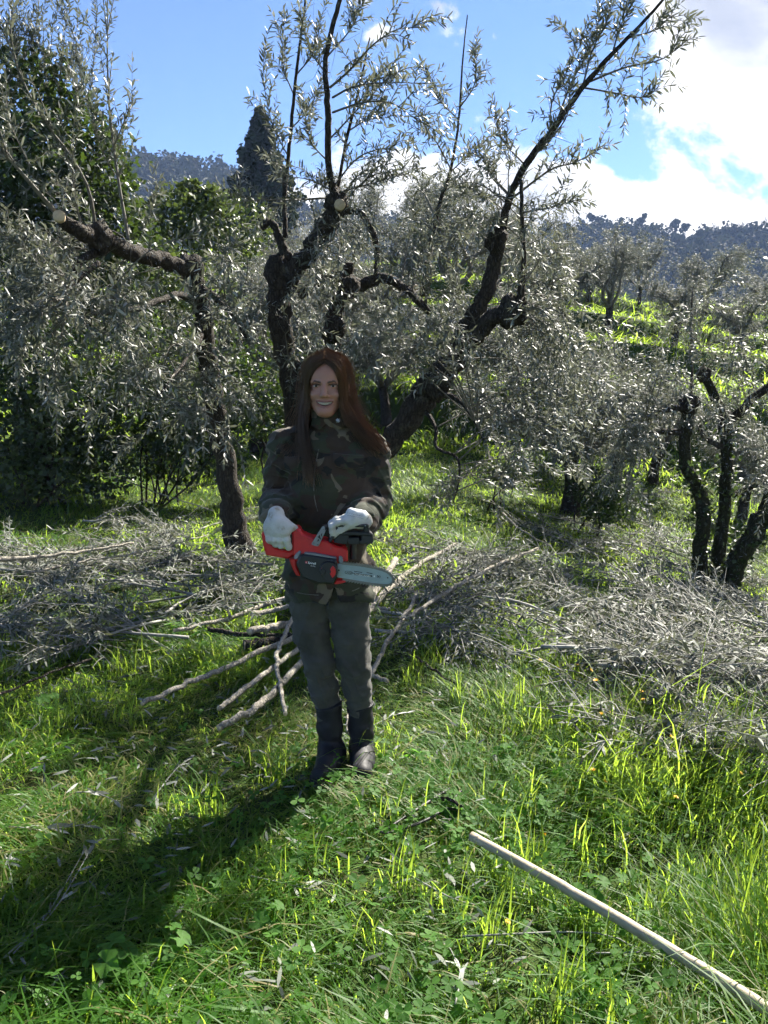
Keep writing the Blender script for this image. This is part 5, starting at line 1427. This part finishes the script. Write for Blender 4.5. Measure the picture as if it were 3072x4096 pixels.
def flap(c, w_, h_, tilt=0.0, name='pocket_flap', dep=.012, bend=0.0, yaw=0.0):
    c = np.asarray(c); a = Acc(); n_ = 6
    u_ = np.linspace(-1, 1, n_); rows = []
    for z_, d_ in ((1, 0), (.9, -dep), (-.85, -dep * 1.25), (-1, -dep * .8), (-1, .004)):
        for q in u_:
            zz = z_ * h_ / 2 - (0 if z_ > 0 else .012 * (1 - abs(q)))
            rows.append([q * w_ / 2, d_ + .02 * q * q, zz])
    v = np.array(rows); ct, st_ = math.cos(tilt), math.sin(tilt)
    v = np.stack([v[:, 0] * ct - v[:, 2] * st_, v[:, 1], v[:, 0] * st_ + v[:, 2] * ct], -1)
    cy_, sy_ = math.cos(yaw), math.sin(yaw)
    v = np.stack([v[:, 0] * cy_ - v[:, 1] * sy_, v[:, 0] * sy_ + v[:, 1] * cy_, v[:, 2]], -1)
    Q = [(r * n_ + q, r * n_ + q + 1, (r + 1) * n_ + q + 1, (r + 1) * n_ + q) for r in range(4) for q in range(n_ - 1)]
    a.add(v + c, None, Q); return a.build(name, M['camo'], jacket, origin=W0)
flap(JP(1392, 1842, PD - .112), .115, .045, -.06)
flap(JP(1190, 1850, PD - .110), .10, .045, .05)
flap(JP(1545, 1888, PD - .01), .06, .045, -.3, 'sleeve_pocket_flap', .014, yaw=.9)
for px, py, s in ((1150, 1738, -1), (1468, 1752, 1)):
    c = JP(px, py, PD - .02); a = Acc(); a.box(c, (.085, .045, .008), [[math.cos(.3 * s), 0, math.sin(.3 * s)], [0, 1, 0], [-math.sin(.3 * s), 0, math.cos(.3 * s)]]); a.build('epaulette', M['camo'], jacket, origin=W0)
# collar wings
for s in (-1, 1):
    a = Acc(); p0 = np.array([hx + .012, PD - .052, 1.425])
    v = p0 + np.array([[s * .002, 0, .014], [s * .055, .012, .022], [s * .070, .000, -.020], [s * .035, -.018, -.038], [s * .004, -.006, -.006]])
    v2 = v + [0, .006, 0]
    a.add(np.vstack([v, v2]), [(0, 1, 2), (0, 2, 3), (0, 3, 4), (5, 7, 6), (5, 8, 7), (5, 9, 8)], [(q, q + 5, (q + 1) % 5 + 5, (q + 1) % 5) for q in range(5)]); w_ = a.build('collar_wing', M['camo'], jacket, origin=W0)
M['patch'] = m_plain('pale_print', (.40, .44, .52), .8, var=.2)
a = Acc(); c = JP(1352, 1682, PD - .088)
for th in range(0, 180, 45):
    t_ = R(th + 10); a.box(c, (.017, .002, .0022), [[math.cos(t_), 0, -math.sin(t_)], [0, 1, 0], [math.sin(t_), 0, math.cos(t_)]])
a.build('collar_mark', M['patch'], jacket, origin=W0)

# trousers
lo, hi = np.array([W0[0] - .30, PD - .2, .17]), np.array([W0[0] + .24, PD + .22, .86])
f = Field(lo, hi, .0054)
bL, bR = JP(1314, 2815, PD + .02), JP(1440, 2820, PD + .04)
f.u(f.chain([(hipL + [.02, 0, .12], .095), (hipL + [.000, 0, -.03], .076), (JP(1246, 2530, PD), .068), (kneeL, .060), (JP(1292, 2740, PD + .02), .056), (bL + [0, 0, -.04], .048)], .03))
f.u(f.chain([(hipR + [-.02, 0, .12], .095), (hipR + [.003, 0, -.03], .080), (JP(1404, 2530, PD), .072), (kneeR, .063), (JP(1430, 2740, PD + .02), .056), (bR + [0, 0, -.04], .046)], .03), .004)
f.noise(.007, 14, 5, (1, 1, .55)); f.noise(.004, 36, 6, (1.4, 1.4, .6))
f.F = f.F + crease(f.Z * 30 + 34 * f.X + 22 * f.Y + 1.4 * np.sin(f.X * 50), .006) * np.exp(-((f.Z - kneeL[2] + .10) / .16) ** 2)
f.F = f.F + crease(f.Z * 17 - 46 * f.X + 12 * f.Y, .004) * sstep(f.Z, .45, .6)
kn = np.exp(-((f.Z - kneeL[2] + .03) / .09) ** 2)
f.F = f.F + .0030 * kn * np.sin(f.Z * 90 + 60 * f.X + 40 * f.Y + 3 * np.sin(f.X * 38)) + .0018 * np.sin(f.Z * 48 + 70 * f.X + 45 * f.Y + 2 * np.sin(f.Z * 31))
f.F = f.F - .0028 * np.exp(-((f.Z - JP(1300, 2492, PD)[2] - .25 * np.abs(np.abs(f.X - hx - .02) - .07)) / .004) ** 2)     # thigh seam
tr = f.acc().build('trousers', M['trouser'], person, origin=W0)

# boots
def boot(top, ank, heel, toe, seed):
    lo, hi = box_of([top, ank, heel, toe], .10); lo[2] = W0[2] - .02; hi[2] = top[2] + .03
    f = Field(lo, hi, .0036)
    f.u(f.chain([(top + [0, 0, .03], .054), ((top + ank) / 2, .050), (ank + [0, 0, .05], .044), (ank + [0, .004, -.01], .046)], .02))
    f.u(f.cone(heel + [0, 0, .045], toe + [0, 0, .040], .042, .043, (1, 1, .95)), .03)
    f.u(f.cone(ank + [0, 0, .0], (heel + toe * 1.6) / 2.6 + [0, 0, .055], .048, .044), .025)
    f.F = np.maximum(f.F, f.Z - top[2] - .20 * (f.X - top[0]))
    f.cut(f.Z - heel[2], .004)
    sole = f.cone(heel + [0, 0, .012], toe + [0, 0, .012], .045, .047, (1, 1, .28))
    f.noise(.0035, 26, seed, (1, 1, .6))
    f.F = f.F + .0022 * np.sin(f.Z * 95 + 14 * f.X) * np.exp(-((f.Z - ank[2] - .03) / .05) ** 2)
    o = f.acc().build('boot', M['boot'], person, origin=W0)
    g_ = Field(lo, hi, .0036); g_.F = np.maximum(sole, heel[2] - g_.Z); g_.acc().build('sole', M['boot'], o, origin=W0)
    a = Acc(); th = np.linspace(0, 2 * math.pi, 25); rim = np.stack([top[0] + .0535 * np.cos(th), top[1] + .0535 * np.sin(th), top[2] - .002 + .20 * .0535 * np.cos(th)], -1); a.tube(rim, .0036, 6, cap=False); a.build('rim', M['boot'], o, origin=W0)
gz0 = W0[2] + .006
heelL = JP(1345, 3050, PD + .02); heelL[2] = gz0; toeL = JP(1282, 3085, PD - .16); toeL[2] = gz0
heelR = JP(1452, 3030, PD + .05); heelR[2] = gz0; toeR = JP(1446, 3050, PD - .12); toeR[2] = gz0
boot(bL, ankL, heelL, toeL, 11); boot(bR, ankR, heelR, toeR, 12)

# ------------------------------------------------------------------ hair
rg = np.random.default_rng(808)
lo, hi = np.array([hx - .16, hy - .12, hz - .20]), np.array([hx + .18, hy + .17, hz + .175])
f = Field(lo, hi, .0032)
f.Z = np.where(f.Z > hz, hz + (f.Z - hz) / KZ, f.Z)
f.u(f.ell((hx, hy + .018, hz + .050), (.077, .098, .098)))
for s, pts in ((-1, [(-.056, .0, .06), (-.061, .0, -.03), (-.074, -.01, -.12), (-.078, -.02, -.20)]), (1, [(.058, .0, .06), (.064, .0, -.03), (.088, -.005, -.12), (.115, -.01, -.20)])):
    f.u(f.chain([(np.array([hx + a_, hy + b_ + .02, hz + c_]), .019 + .003 * q) for q, (a_, b_, c_) in enumerate(pts)], .03, (.8, 1.5, 1)), .03)
f.u(f.cone((hx, hy + .07, hz + .0), (hx, hy + .075, hz - .20), .075, .07, (1.2, .6, 1)), .03)
face = f.ell((hx - .001, hy - .118, hz - .024), (.061, .095, .102)); f.cut(face, .010)
f.cut(f.cone((hx + .001, hy - .12, hz - .09), (hx + .004, hy - .12, hz - .25), .060, .052, (.95, 1.3, 1)), .01)
f.noise(.004, 30, 3, (.6, .6, 3))
hair = f.acc(lambda V: np.full(len(V), .15)).build('hair', M['hair'], person, origin=W0)
def strands(n_, guides, jit, r=.0011, name='strands'):
    """guides: list of control polylines (front -> back), strands interpolate neighbours"""
    a = Acc(); G = [catmull(np.array(g_), 15) for g_ in guides]
    for _ in range(n_):
        u_ = rg.uniform(0, len(G) - 1.001); i_ = int(u_); P = G[i_] * (1 - u_ + i_) + G[i_ + 1] * (u_ - i_)
        ff = np.linspace(0, 1, 15)[:, None]
        off = rg.normal(0, 1, 3) * jit; off2 = rg.normal(0, 1, 3) * jit * 1.5
        P = P + off * (.35 + .65 * ff) + off2 * ff ** 2 + np.stack([np.sin(ff[:, 0] * rg.uniform(4, 9) + rg.uniform(0, 6)), np.sin(ff[:, 0] * rg.uniform(4, 9)), ff[:, 0] * 0], -1) * .0022
        e_ = rg.uniform(.70, 1.0); k_ = max(8, int(15 * e_)); P = P[:k_] * np.where(P[:k_, 2:3] > 0, [1, 1, KZ], [1, 1, 1]) * np.column_stack([1 - .11 * np.exp(-((P[:k_, 2] + .03) / .085) ** 2), np.ones(k_), np.ones(k_)]) + [hx, hy, hz]
        a.tube(P, np.linspace(r, r * .45, k_), 3, cap=False, rnd=np.repeat(np.clip(rg.normal(.5, .22), 0, 1), k_ * 3))
    return a.build(name, M['hair'], hair, origin=W0)
# image-left side, falling in front of the shoulder to the chest
strands(900, [[(-.002, -.078, .118), (-.045, -.086, .085), (-.070, -.062, .01), (-.076, -.058, -.09), (-.074, -.085, -.19), (-.058, -.112, -.29), (-.050, -.125, -.36)],
              [(-.002, -.03, .150), (-.058, -.040, .110), (-.075, -.035, .02), (-.081, -.04, -.09), (-.085, -.075, -.19), (-.082, -.105, -.28), (-.07, -.120, -.35)],
              [(-.002, .03, .160), (-.064, .02, .118), (-.081, .01, .02), (-.088, .0, -.09), (-.108, -.03, -.18), (-.150, -.055, -.225), (-.18, -.065, -.245)],
              [(-.002, .08, .140), (-.058, .09, .10), (-.080, .07, .0), (-.087, .06, -.09), (-.108, .03, -.18), (-.14, .0, -.21), (-.175, -.02, -.235)]], .0060, name='strands')
strands(160, [[(-.004, -.088, .105), (-.036, -.094, .075), (-.062, -.082, .02), (-.068, -.074, -.05), (-.070, -.080, -.12)], [(-.004, -.085, .108), (-.045, -.088, .08), (-.068, -.070, .02), (-.072, -.066, -.05), (-.076, -.072, -.12)]], .004)
strands(200, [[(.004, -.088, .105), (.036, -.094, .075), (.059, -.085, .02), (.064, -.081, -.04), (.072, -.086, -.11), (.10, -.09, -.17)], [(.004, -.085, .108), (.045, -.088, .08), (.066, -.072, .02), (.070, -.070, -.05), (.082, -.078, -.12), (.11, -.085, -.18)]], .004)
strands(300, [[(-.08, -.055, -.02), (-.084, -.06, -.10), (-.070, -.09, -.20), (-.048, -.118, -.30), (-.035, -.130, -.38)], [(-.09, -.03, -.02), (-.098, -.05, -.10), (-.088, -.09, -.20), (-.075, -.120, -.30), (-.065, -.130, -.36)]], .010)
# image-right side, sweeping out over the shoulder
strands(1000, [[(.002, -.078, .118), (.045, -.086, .085), (.070, -.064, .01), (.076, -.060, -.07), (.092, -.066, -.14), (.130, -.074, -.205), (.185, -.075, -.262)],
               [(.002, -.03, .150), (.060, -.042, .112), (.077, -.036, .02), (.088, -.04, -.07), (.130, -.050, -.14), (.175, -.060, -.205), (.235, -.060, -.268)],
               [(.002, .03, .160), (.066, .02, .120), (.084, .01, .02), (.100, .0, -.07), (.148, -.01, -.14), (.198, -.03, -.200), (.262, -.035, -.262)],
               [(.002, .08, .140), (.062, .09, .10), (.082, .07, .0), (.097, .06, -.08), (.140, .04, -.15), (.180, .01, -.20), (.225, -.01, -.245)]], .0060)

# flyaway hairs
strands(90, [[(-.002, .0, .160), (-.070, .0, .12), (-.098, .0, .02), (-.106, -.01, -.09), (-.135, -.03, -.19), (-.16, -.05, -.26)], [(-.002, .06, .155), (-.070, .06, .11), (-.108, .04, .0), (-.116, .03, -.10), (-.14, .0, -.20), (-.19, -.02, -.25)]], .016, .0007)
strands(110, [[(.002, .0, .162), (.074, .0, .12), (.102, .0, .02), (.120, -.01, -.08), (.160, -.03, -.16), (.22, -.05, -.24)], [(.002, .06, .155), (.074, .06, .11), (.112, .04, .0), (.130, .03, -.09), (.168, .0, -.17), (.25, -.02, -.26)]], .016, .0007)
# ------------------------------------------------------------------ chainsaw
SD = PD - .30
SC0 = at(1300, 2200, SD); SS = 1.0 / (FPX / np.linalg.norm(SC0 - [0, 0, CAM_H]) * 1.0)      # metres per photo pixel there
YAW = R(-6)
def sw(zx, zy, dep=0.0):
    """saw plane: coordinates measured on the enlarged photo -> world"""
    px, py = 1000 + zx / 2.552, 2000 + zy / 2.552
    u_, v_ = (px - 1300) * SS, (2200 - py) * SS * 1.02
    return SC0 + np.array([u_ * math.cos(YAW) - dep * math.sin(YAW) * -1, u_ * math.sin(YAW) + dep, v_])
def plate(pts, d0, d1, bev=.003, rounds=2):
    """extruded outline between depths d0 (camera side) and d1, front edge chamfered"""
    P = np.array(pts, float)
    for _ in range(rounds):                                     # soften corners
        Q = []
        for i_ in range(len(P)):
            a_, b_ = P[i_], P[(i_ + 1) % len(P)]
            L_ = np.linalg.norm(b_ - a_); c_ = min(.25, 9.0 / max(L_, 1e-6) * (1 if _ == 0 else .4))
            Q += [a_ + (b_ - a_) * c_, b_ - (b_ - a_) * c_]
        P = np.array(Q)
    area = np.sum(P[:, 0] * np.roll(P[:, 1], -1) - P[:, 1] * np.roll(P[:, 0], -1))
    if area < 0:
        P = P[::-1]
    nrm = np.roll(P, -1, 0) - np.roll(P, 1, 0); nrm = norm(np.stack([-nrm[:, 1], nrm[:, 0]], -1))
    inn = P + nrm * bev / SS * 2.552
    n_ = len(P)
    rings = [np.array([sw(*p, d0) for p in inn]), np.array([sw(*p, d0 + bev) for p in P]), np.array([sw(*p, d1 - bev) for p in P]), np.array([sw(*p, d1) for p in inn])]
    v = np.vstack(rings); a = Acc()
    q = [(r * n_ + i_, (r + 1) * n_ + i_, (r + 1) * n_ + (i_ + 1) % n_, r * n_ + (i_ + 1) % n_) for r in range(3) for i_ in range(n_)]
    a.add(v, None, q)
    from mathutils.geometry import tessellate_polygon
    tr_ = tessellate_polygon([[Vector((p[0], p[1], 0)) for p in inn]])
    a.add(rings[0], [t_ for t_ in tr_]); a.add(rings[3], [t_[::-1] for t_ in tr_])
    return a
M['red'] = m_plain('red_plastic', (.50, .012, .014), .42, var=.12, scale=40, bump=.06, bscale=300)
M['black'] = m_plain('black_plastic', (.012, .012, .014), .45, var=.2, scale=40, bump=.1, bscale=300)
M['greyp'] = m_plain('grey_metal_plate', (.22, .23, .25), .42, metal=.6, var=.15, scale=60)
M['bar'] = m_plain('guide_bar_steel', (.30, .37, .42), .40, metal=.55, var=.14, scale=18)
M['chain'] = m_plain('chain_steel', (.16, .16, .16), .40, metal=.8, var=.4, scale=120)
M['ink'] = m_plain('dark_print', (.012, .014, .018), .6)
M['white'] = m_plain('white_print', (.75, .75, .74), .6, var=.04)
M['redprint'] = m_plain('red_print', (.55, .02, .02), .5, var=.05)
saw = tag(empty('chainsaw', SC0), 'red and black battery chainsaw held across the body with its bar pointing right', 'chainsaw')
def part(a, name, m, parent=None):
    return a.build(name, M[m], parent or saw, smooth=False, origin=SC0)
body = part(plate([(425, 330), (455, 300), (510, 300), (540, 355), (640, 395), (800, 420), (880, 470), (960, 478), (1002, 512), (1002, 625), (890, 650), (860, 800), (560, 800), (470, 640), (430, 560)], .0, .085, .006), 'housing', 'red')
part(plate([(103, 372), (140, 350), (166, 385), (205, 460), (268, 525), (400, 545), (470, 480), (525, 500), (480, 560), (378, 625), (150, 592), (128, 520)], .018, .062, .006), 'rear_handle_guard', 'red')
part(plate([(388, 620), (468, 610), (462, 680), (508, 795), (462, 792), (420, 705)], .012, .07, .004), 'rear_foot', 'red')
g_ = Acc(); g_.tube(catmull([sw(455, 335, .04), sw(380, 340, .04), sw(250, 365, .04), sw(140, 372, .04)], 14), .017, 12); part(g_, 'rear_grip', 'black')
cov = part(plate([(552, 545), (880, 590), (892, 640), (884, 785), (850, 845), (690, 845), (520, 785), (466, 650), (500, 565)], -.022, .004, .006), 'side_cover', 'black')
part(plate([(556, 530), (640, 532), (880, 572), (880, 590), (640, 556), (548, 548)], -.018, .004, .0015, 1), 'cover_highlight', 'greyp')  # thin grey plate standing in for the highlight along the cover's top edge
part(plate([(505, 515), (522, 540), (480, 610), (440, 610), (455, 560)], -.006, .02, .003), 'rear_vent', 'greyp')
def disc(cx, cy, r, d0, d1, name, m, parent=None, a0=0.0, a1=360.0, rin=0.0):
    th = np.radians(np.linspace(a0, a1, 33 if a1 - a0 > 200 else 13))
    if a1 - a0 >= 359.9:
        th = th[:-1]
    o_ = [(cx + r * math.cos(t_), cy + r * math.sin(t_)) for t_ in th]
    if rin:
        o_ += [(cx + rin * math.cos(t_), cy + rin * math.sin(t_)) for t_ in th[::-1]]
    return part(plate(o_, d0, d1, .0015, 0), name, m, parent)
kn = disc(798, 700, 92, -.040, -.018, 'tension_knob', 'black')
disc(798, 702, 72, -.044, -.038, 'knob_segment', 'red', kn, -58, 62, 22)
disc(798, 702, 84, -.043, -.038, 'knob_segment', 'red', kn, 160, 205, 60)
disc(735, 700, 30, -.046, -.038, 'knob_grip', 'black', kn)
part(plate([(880, 812), (968, 808), (976, 828), (886, 852), (850, 850)], -.012, .03, .002), 'chip_guard', 'red')
part(plate([(905, 570), (925, 560), (945, 575), (955, 640), (905, 640)], -.01, .0, .002), 'bumper_spike', 'greyp')
# front handle, bracket and hand guard
br = part(plate([(624, 447), (738, 270), (752, 263), (778, 272), (786, 290), (704, 462), (690, 472), (632, 458)], -.010, -.006, .001), 'handle_bracket', 'greyp')
for tri in ([(700, 390), (680, 420), (706, 412)], [(712, 350), (690, 375), (726, 402)], [(738, 330), (722, 352), (736, 372)]):
    part(plate(tri, -.0118, -.0098, .0004, 0), 'bracket_opening', 'black', br)
for x, y in ((752, 295), (651, 437), (690, 452)):
    disc(x, y, 8, -.0125, -.0096, 'screw', 'chain', br)
disc(475, 322, 6, -.002, .003, 'screw', 'chain', body); disc(826, 495, 6, -.002, .003, 'screw', 'chain', body)
g_ = Acc(); g_.tube(catmull([sw(752, 288, -.004), sw(800, 282, .01), sw(900, 276, .035), sw(1060, 300, .05), sw(1075, 360, .055), sw(1066, 480, .06), sw(1062, 630, .06)], 26), .0125, 12); part(g_, 'front_handle', 'black')
gd = plate([(892, 235), (1208, 232), (1216, 262), (900, 268)], -.02, .035, .003, 1)
gu = part(gd, 'hand_guard', 'black')
for pl, d0, d1 in (([(890, 266), (934, 268), (934, 318), (905, 320), (820, 430), (800, 415)], -.015, .03), ([(1160, 264), (1216, 262), (1222, 318), (1162, 318)], -.015, .03), ([(920, 312), (1225, 312), (1256, 335), (1256, 350), (905, 350)], -.015, .03),
                   ([(905, 345), (1012, 346), (1000, 442), (900, 440), (850, 420)], -.012, .04), ([(1140, 345), (1256, 345), (1252, 432), (1120, 440), (1112, 402), (1140, 398)], -.012, .04), ([(995, 378), (1118, 368), (1118, 440), (1000, 446)], -.010, .04)):
    part(plate(pl, d0, d1, .003, 1), 'guard_rib', 'black', gu)
for x in (962, 1176):
    disc(x, 248, 7, -.0235, -.019, 'screw', 'greyp', gu)
# guide bar and chain
top = [(870, 640), (1000, 650), (1130, 662), (1240, 678), (1330, 698), (1395, 722), (1438, 758)]
nose = [(1452, 790), (1440, 820), (1410, 836)]
bot = [(1330, 838), (1240, 830), (1120, 814), (1000, 797), (870, 780)]
outl = catmull(np.array(top + nose + bot, float), 70)
bar = part(plate(outl, -.0085, -.0045, .0008, 0), 'guide_bar', 'bar')
ce = np.array([1160, 742.0])
Lk = outl[3:-3]; seg = np.linalg.norm(np.diff(Lk, axis=0), axis=1); cum = np.concatenate([[0], np.cumsum(seg)])
ch = None
path = np.array([sw(*(p + norm(p - [np.clip(p[0], 870, 1390), 745.0]) * 4), -.0065) for p in Lk])
a = Acc(); a.tube(path, .0020, 6); ch = part(a, 'chain', 'chain')
nl = 74
lm = Acc(); lm.box((0, 0, 0), (.0062, .0052, .0050)); lm.add(np.array([[-.002, -.002, .002], [.004, -.002, .0055], [.004, .002, .0055], [-.002, .002, .002], [.004, -.002, .0], [.004, .002, .0]]), [(0, 1, 4), (3, 5, 2)], [(0, 3, 2, 1), (1, 2, 5, 4)])
lme = lm.mesh('link', False); lme.materials.append(M['chain'])
for q in range(nl):
    s_ = cum[-1] * (q + .5) / nl; p = np.array([np.interp(s_, cum, Lk[:, c]) for c in (0, 1)]); p2 = np.array([np.interp(s_ + 3, cum, Lk[:, c]) for c in (0, 1)])
    on = norm(np.array([(p2 - p)[1], -(p2 - p)[0]])); ctr = p + on * (5.5 if q % 2 else 8.5)
    w1 = sw(*ctr, -.0065); ex = norm(sw(*(ctr + norm(p2 - p) * 10), -.0065) - w1); ezv = norm(sw(*(ctr + on * 10), -.0065) - w1); ey = np.cross(ezv, ex)
    o = bpy.data.objects.new('link', lme); COL.objects.link(o); o.parent = ch
    k_ = 1.15 if q % 2 else 1.6
    o.matrix_local = Matrix(((ex[0] * k_, ey[0] * k_, ezv[0] * k_, w1[0] - SC0[0]), (ex[1] * k_, ey[1] * k_, ezv[1] * k_, w1[1] - SC0[1]), (ex[2] * k_, ey[2] * k_, ezv[2] * k_, w1[2] - SC0[2]), (0, 0, 0, 1)))
# lettering
def text(s_, zx, zy, h_, dep, m, ang, parent, wide=1.0, name='lettering', bold=0.0):
    cu = bpy.data.curves.new(name, 'FONT'); cu.body = s_; cu.size = 1; cu.offset = bold
    tmp = bpy.data.objects.new(name, cu); COL.objects.link(tmp)
    dg = bpy.context.evaluated_depsgraph_get(); me = bpy.data.meshes.new_from_object(tmp.evaluated_get(dg)); bpy.data.objects.remove(tmp)
    v = np.zeros(len(me.vertices) * 3, np.float32); me.vertices.foreach_get('co', v); v = v.reshape(-1, 3)
    k_ = h_ / .7; c_, s2 = math.cos(ang), math.sin(ang)
    X = v[:, 0] * k_ * wide; Y = -v[:, 1] * k_
    W_ = np.array([sw(zx + x * c_ - y * s2, zy + x * s2 + y * c_, dep) for x, y in zip(X, Y)]) - SC0
    me.vertices.foreach_set('co', W_.astype(np.float32).ravel()); me.materials.append(M[m]); me.update()
    o = bpy.data.objects.new(name, me); COL.objects.link(o); o.parent = parent; return o
text('Einhell', 586, 640, 22, -.0226, 'white', .09, cov, bold=.02)
lg = part(plate([(560, 614), (582, 616), (580, 638), (558, 636)], -.0226, -.021, .0002, 0), 'emblem', 'redprint', cov)
text('E', 564, 632, 14, -.0229, 'white', .09, lg, bold=.02)
part(plate([(612, 658), (634, 660), (634, 664), (612, 662)], -.0226, -.021, .0001, 0), 'small_print', 'white', cov); part(plate([(640, 661), (662, 663), (662, 667), (640, 665)], -.0226, -.021, .0001, 0), 'small_print', 'white', cov)
ol = [(975, 712), (1035, 716), (1047, 732), (1035, 750), (975, 744), (962, 728)]
part(plate(ol, -.0090, -.0084, .0001, 1), 'logo_frame', 'ink', bar); part(plate([(978, 716), (1032, 720), (1041, 732), (1032, 745), (978, 740), (968, 728)], -.0093, -.0089, .0001, 1), 'logo_field', 'bar', bar)
text('OREGON', 974, 736, 14, -.0096, 'ink', .07, bar, .98, bold=.02)
part(plate([(1062, 730), (1245, 752), (1245, 768), (1062, 752)], -.0090, -.0084, .0001, 0), 'print_band', 'ink', bar)
text('DOUBLE GUARD', 1066, 749, 15, -.0094, 'white', .12, bar, 1.0, bold=.015)
text('90', 1290, 774, 26, -.0090, 'ink', .12, bar, 1.05, bold=.02)
part(plate([(1258, 768), (1268, 746), (1276, 770)], -.0090, -.0084, .0001, 0), 'print_mark', 'white', bar)
part(plate([(1062, 712), (1145, 722), (1145, 728), (1062, 718)], -.0090, -.0084, .0001, 0), 'small_print', 'ink', bar); part(plate([(1190, 722), (1250, 730), (1250, 737), (1190, 729)], -.0090, -.0084, .0001, 0), 'small_print', 'ink', bar)
disc(905, 708, 9, -.0090, -.0084, 'bar_hole', 'ink', bar); disc(1403, 772, 7, -.0090, -.0084, 'bar_rivet', 'ink', bar)

# ------------------------------------------------------------------ gloves on the handles
def gl(zx, zy, dep):
    return sw(zx, zy, dep)
def glove(spec, wrist, name_cuff=None, st=.0028, seed=0, back=None):
    pts = [p for ch_ in spec for p, _ in ch_[0]]; lo, hi = box_of(pts, .06); f = Field(lo, hi, st)
    for ch_, k in spec:
        f.u(f.chain(ch_, .008), k)
    f.noise(.0008, 80, seed); f.noise(.0018, 34, seed + 1)
    return f.acc().build('glove', M['glove'], person, origin=W0)
# her right hand (image left): back of the hand to the camera, fingers curled round the rear grip
sp = [([(gl(268, 165, .015), .030), (gl(270, 235, .0), .031)], .02),
      ([(gl(215, 270, .004), .026), (gl(330, 270, .000), .028)], .02), ([(gl(205, 330, -.002), .023), (gl(340, 330, -.008), .025)], .02)]
for x0, x1, y2, r in ((176, 200, 440, .0105), (232, 255, 470, .0115), (290, 312, 484, .0120), (350, 388, 500, .0118)):
    sp.append(([(gl(x0, 345, -.008), r * 1.12), (gl((x0 + x1) / 2, 410, -.014), r * 1.05), (gl(x1, y2 - 12, .000), r), (gl(x1, y2, .030), r * .9)], .003))
sp.append(([(gl(368, 250, .0), .018), (gl(412, 280, -.002), .0155), (gl(455, 300, .012), .013)], .012))
gA = glove(sp, None, seed=31)
a = Acc()
for r_, (n_, y0) in enumerate(((2, 240), (5, 262), (5, 276), (4, 290))):
    for q in range(n_):
        x = 246 + q * 9; a.box(gl(x, y0 + q * 1.5, -.0290 if r_ > 1 else -.0300), (.0032, .0012, .0022))
M['print'] = m_plain('grey_glove_print', (.16, .17, .19), .8); a.build('print', M['print'], gA, origin=W0)
# her left hand (image right): over the front handle behind the guard
sp = [([(gl(1170, 215, .02), .031), (gl(1080, 190, .01), .030)], .02), ([(gl(1080, 200, .004), .028), (gl(985, 215, .004), .025)], .02)]
for dep, r, dy in ((-.016, .0105, 0), (.006, .0112, -8), (.028, .0112, -6), (.048, .0100, 4)):
    sp.append(([(gl(985, 205 + dy, dep), r * 1.15), (gl(895, 222 + dy, dep), r * 1.05), (gl(838, 262 + dy, dep), r), (gl(842, 320 + dy, dep + .004), r * .95), (gl(860, 350 + dy, dep + .01), r * .85)], .003))
sp.append(([(gl(1010, 250, -.004), .016), (gl(930, 300, -.004), .0145), (gl(848, 370, .004), .012)], .010))
gB = glove(sp, None, seed=35)
f = Field(*box_of([gl(1050, 130, .0), gl(1150, 190, .02)], .05), .003)
f.u(f.cone(gl(1035, 130, -.002), gl(1140, 165, .01), .020, .026, (1, 1, .8))); f.noise(.005, 60, 9)
cf = f.acc().build('cuff', M['glove_cuff'], gB, origin=W0)
a = Acc()
for q in range(16):
    a.box(gl(1000 + (q % 8) * 20, 118 + (q // 8) * 22 + (q % 8) * 4, -.030), (.004, .0014, .0016))
a.build('print', M['print'], cf, origin=W0)
# ------------------------------------------------------------------ haze
a = Acc(); a.box((0, 165, 33), (760, 390, 130))
m, t = mat('valley_haze')
pv = t.add('VolumePrincipled', ins={'Color': (0.40, 0.58, 1.0, 1), 'Density': 0.00045, 'Anisotropy': 0.0})
t.add('OutputMaterial', ins={'Volume': pv.outputs[0]})
tag(a.build('haze', m), 'thin blue haze filling the valley air', 'haze', kind='stuff')
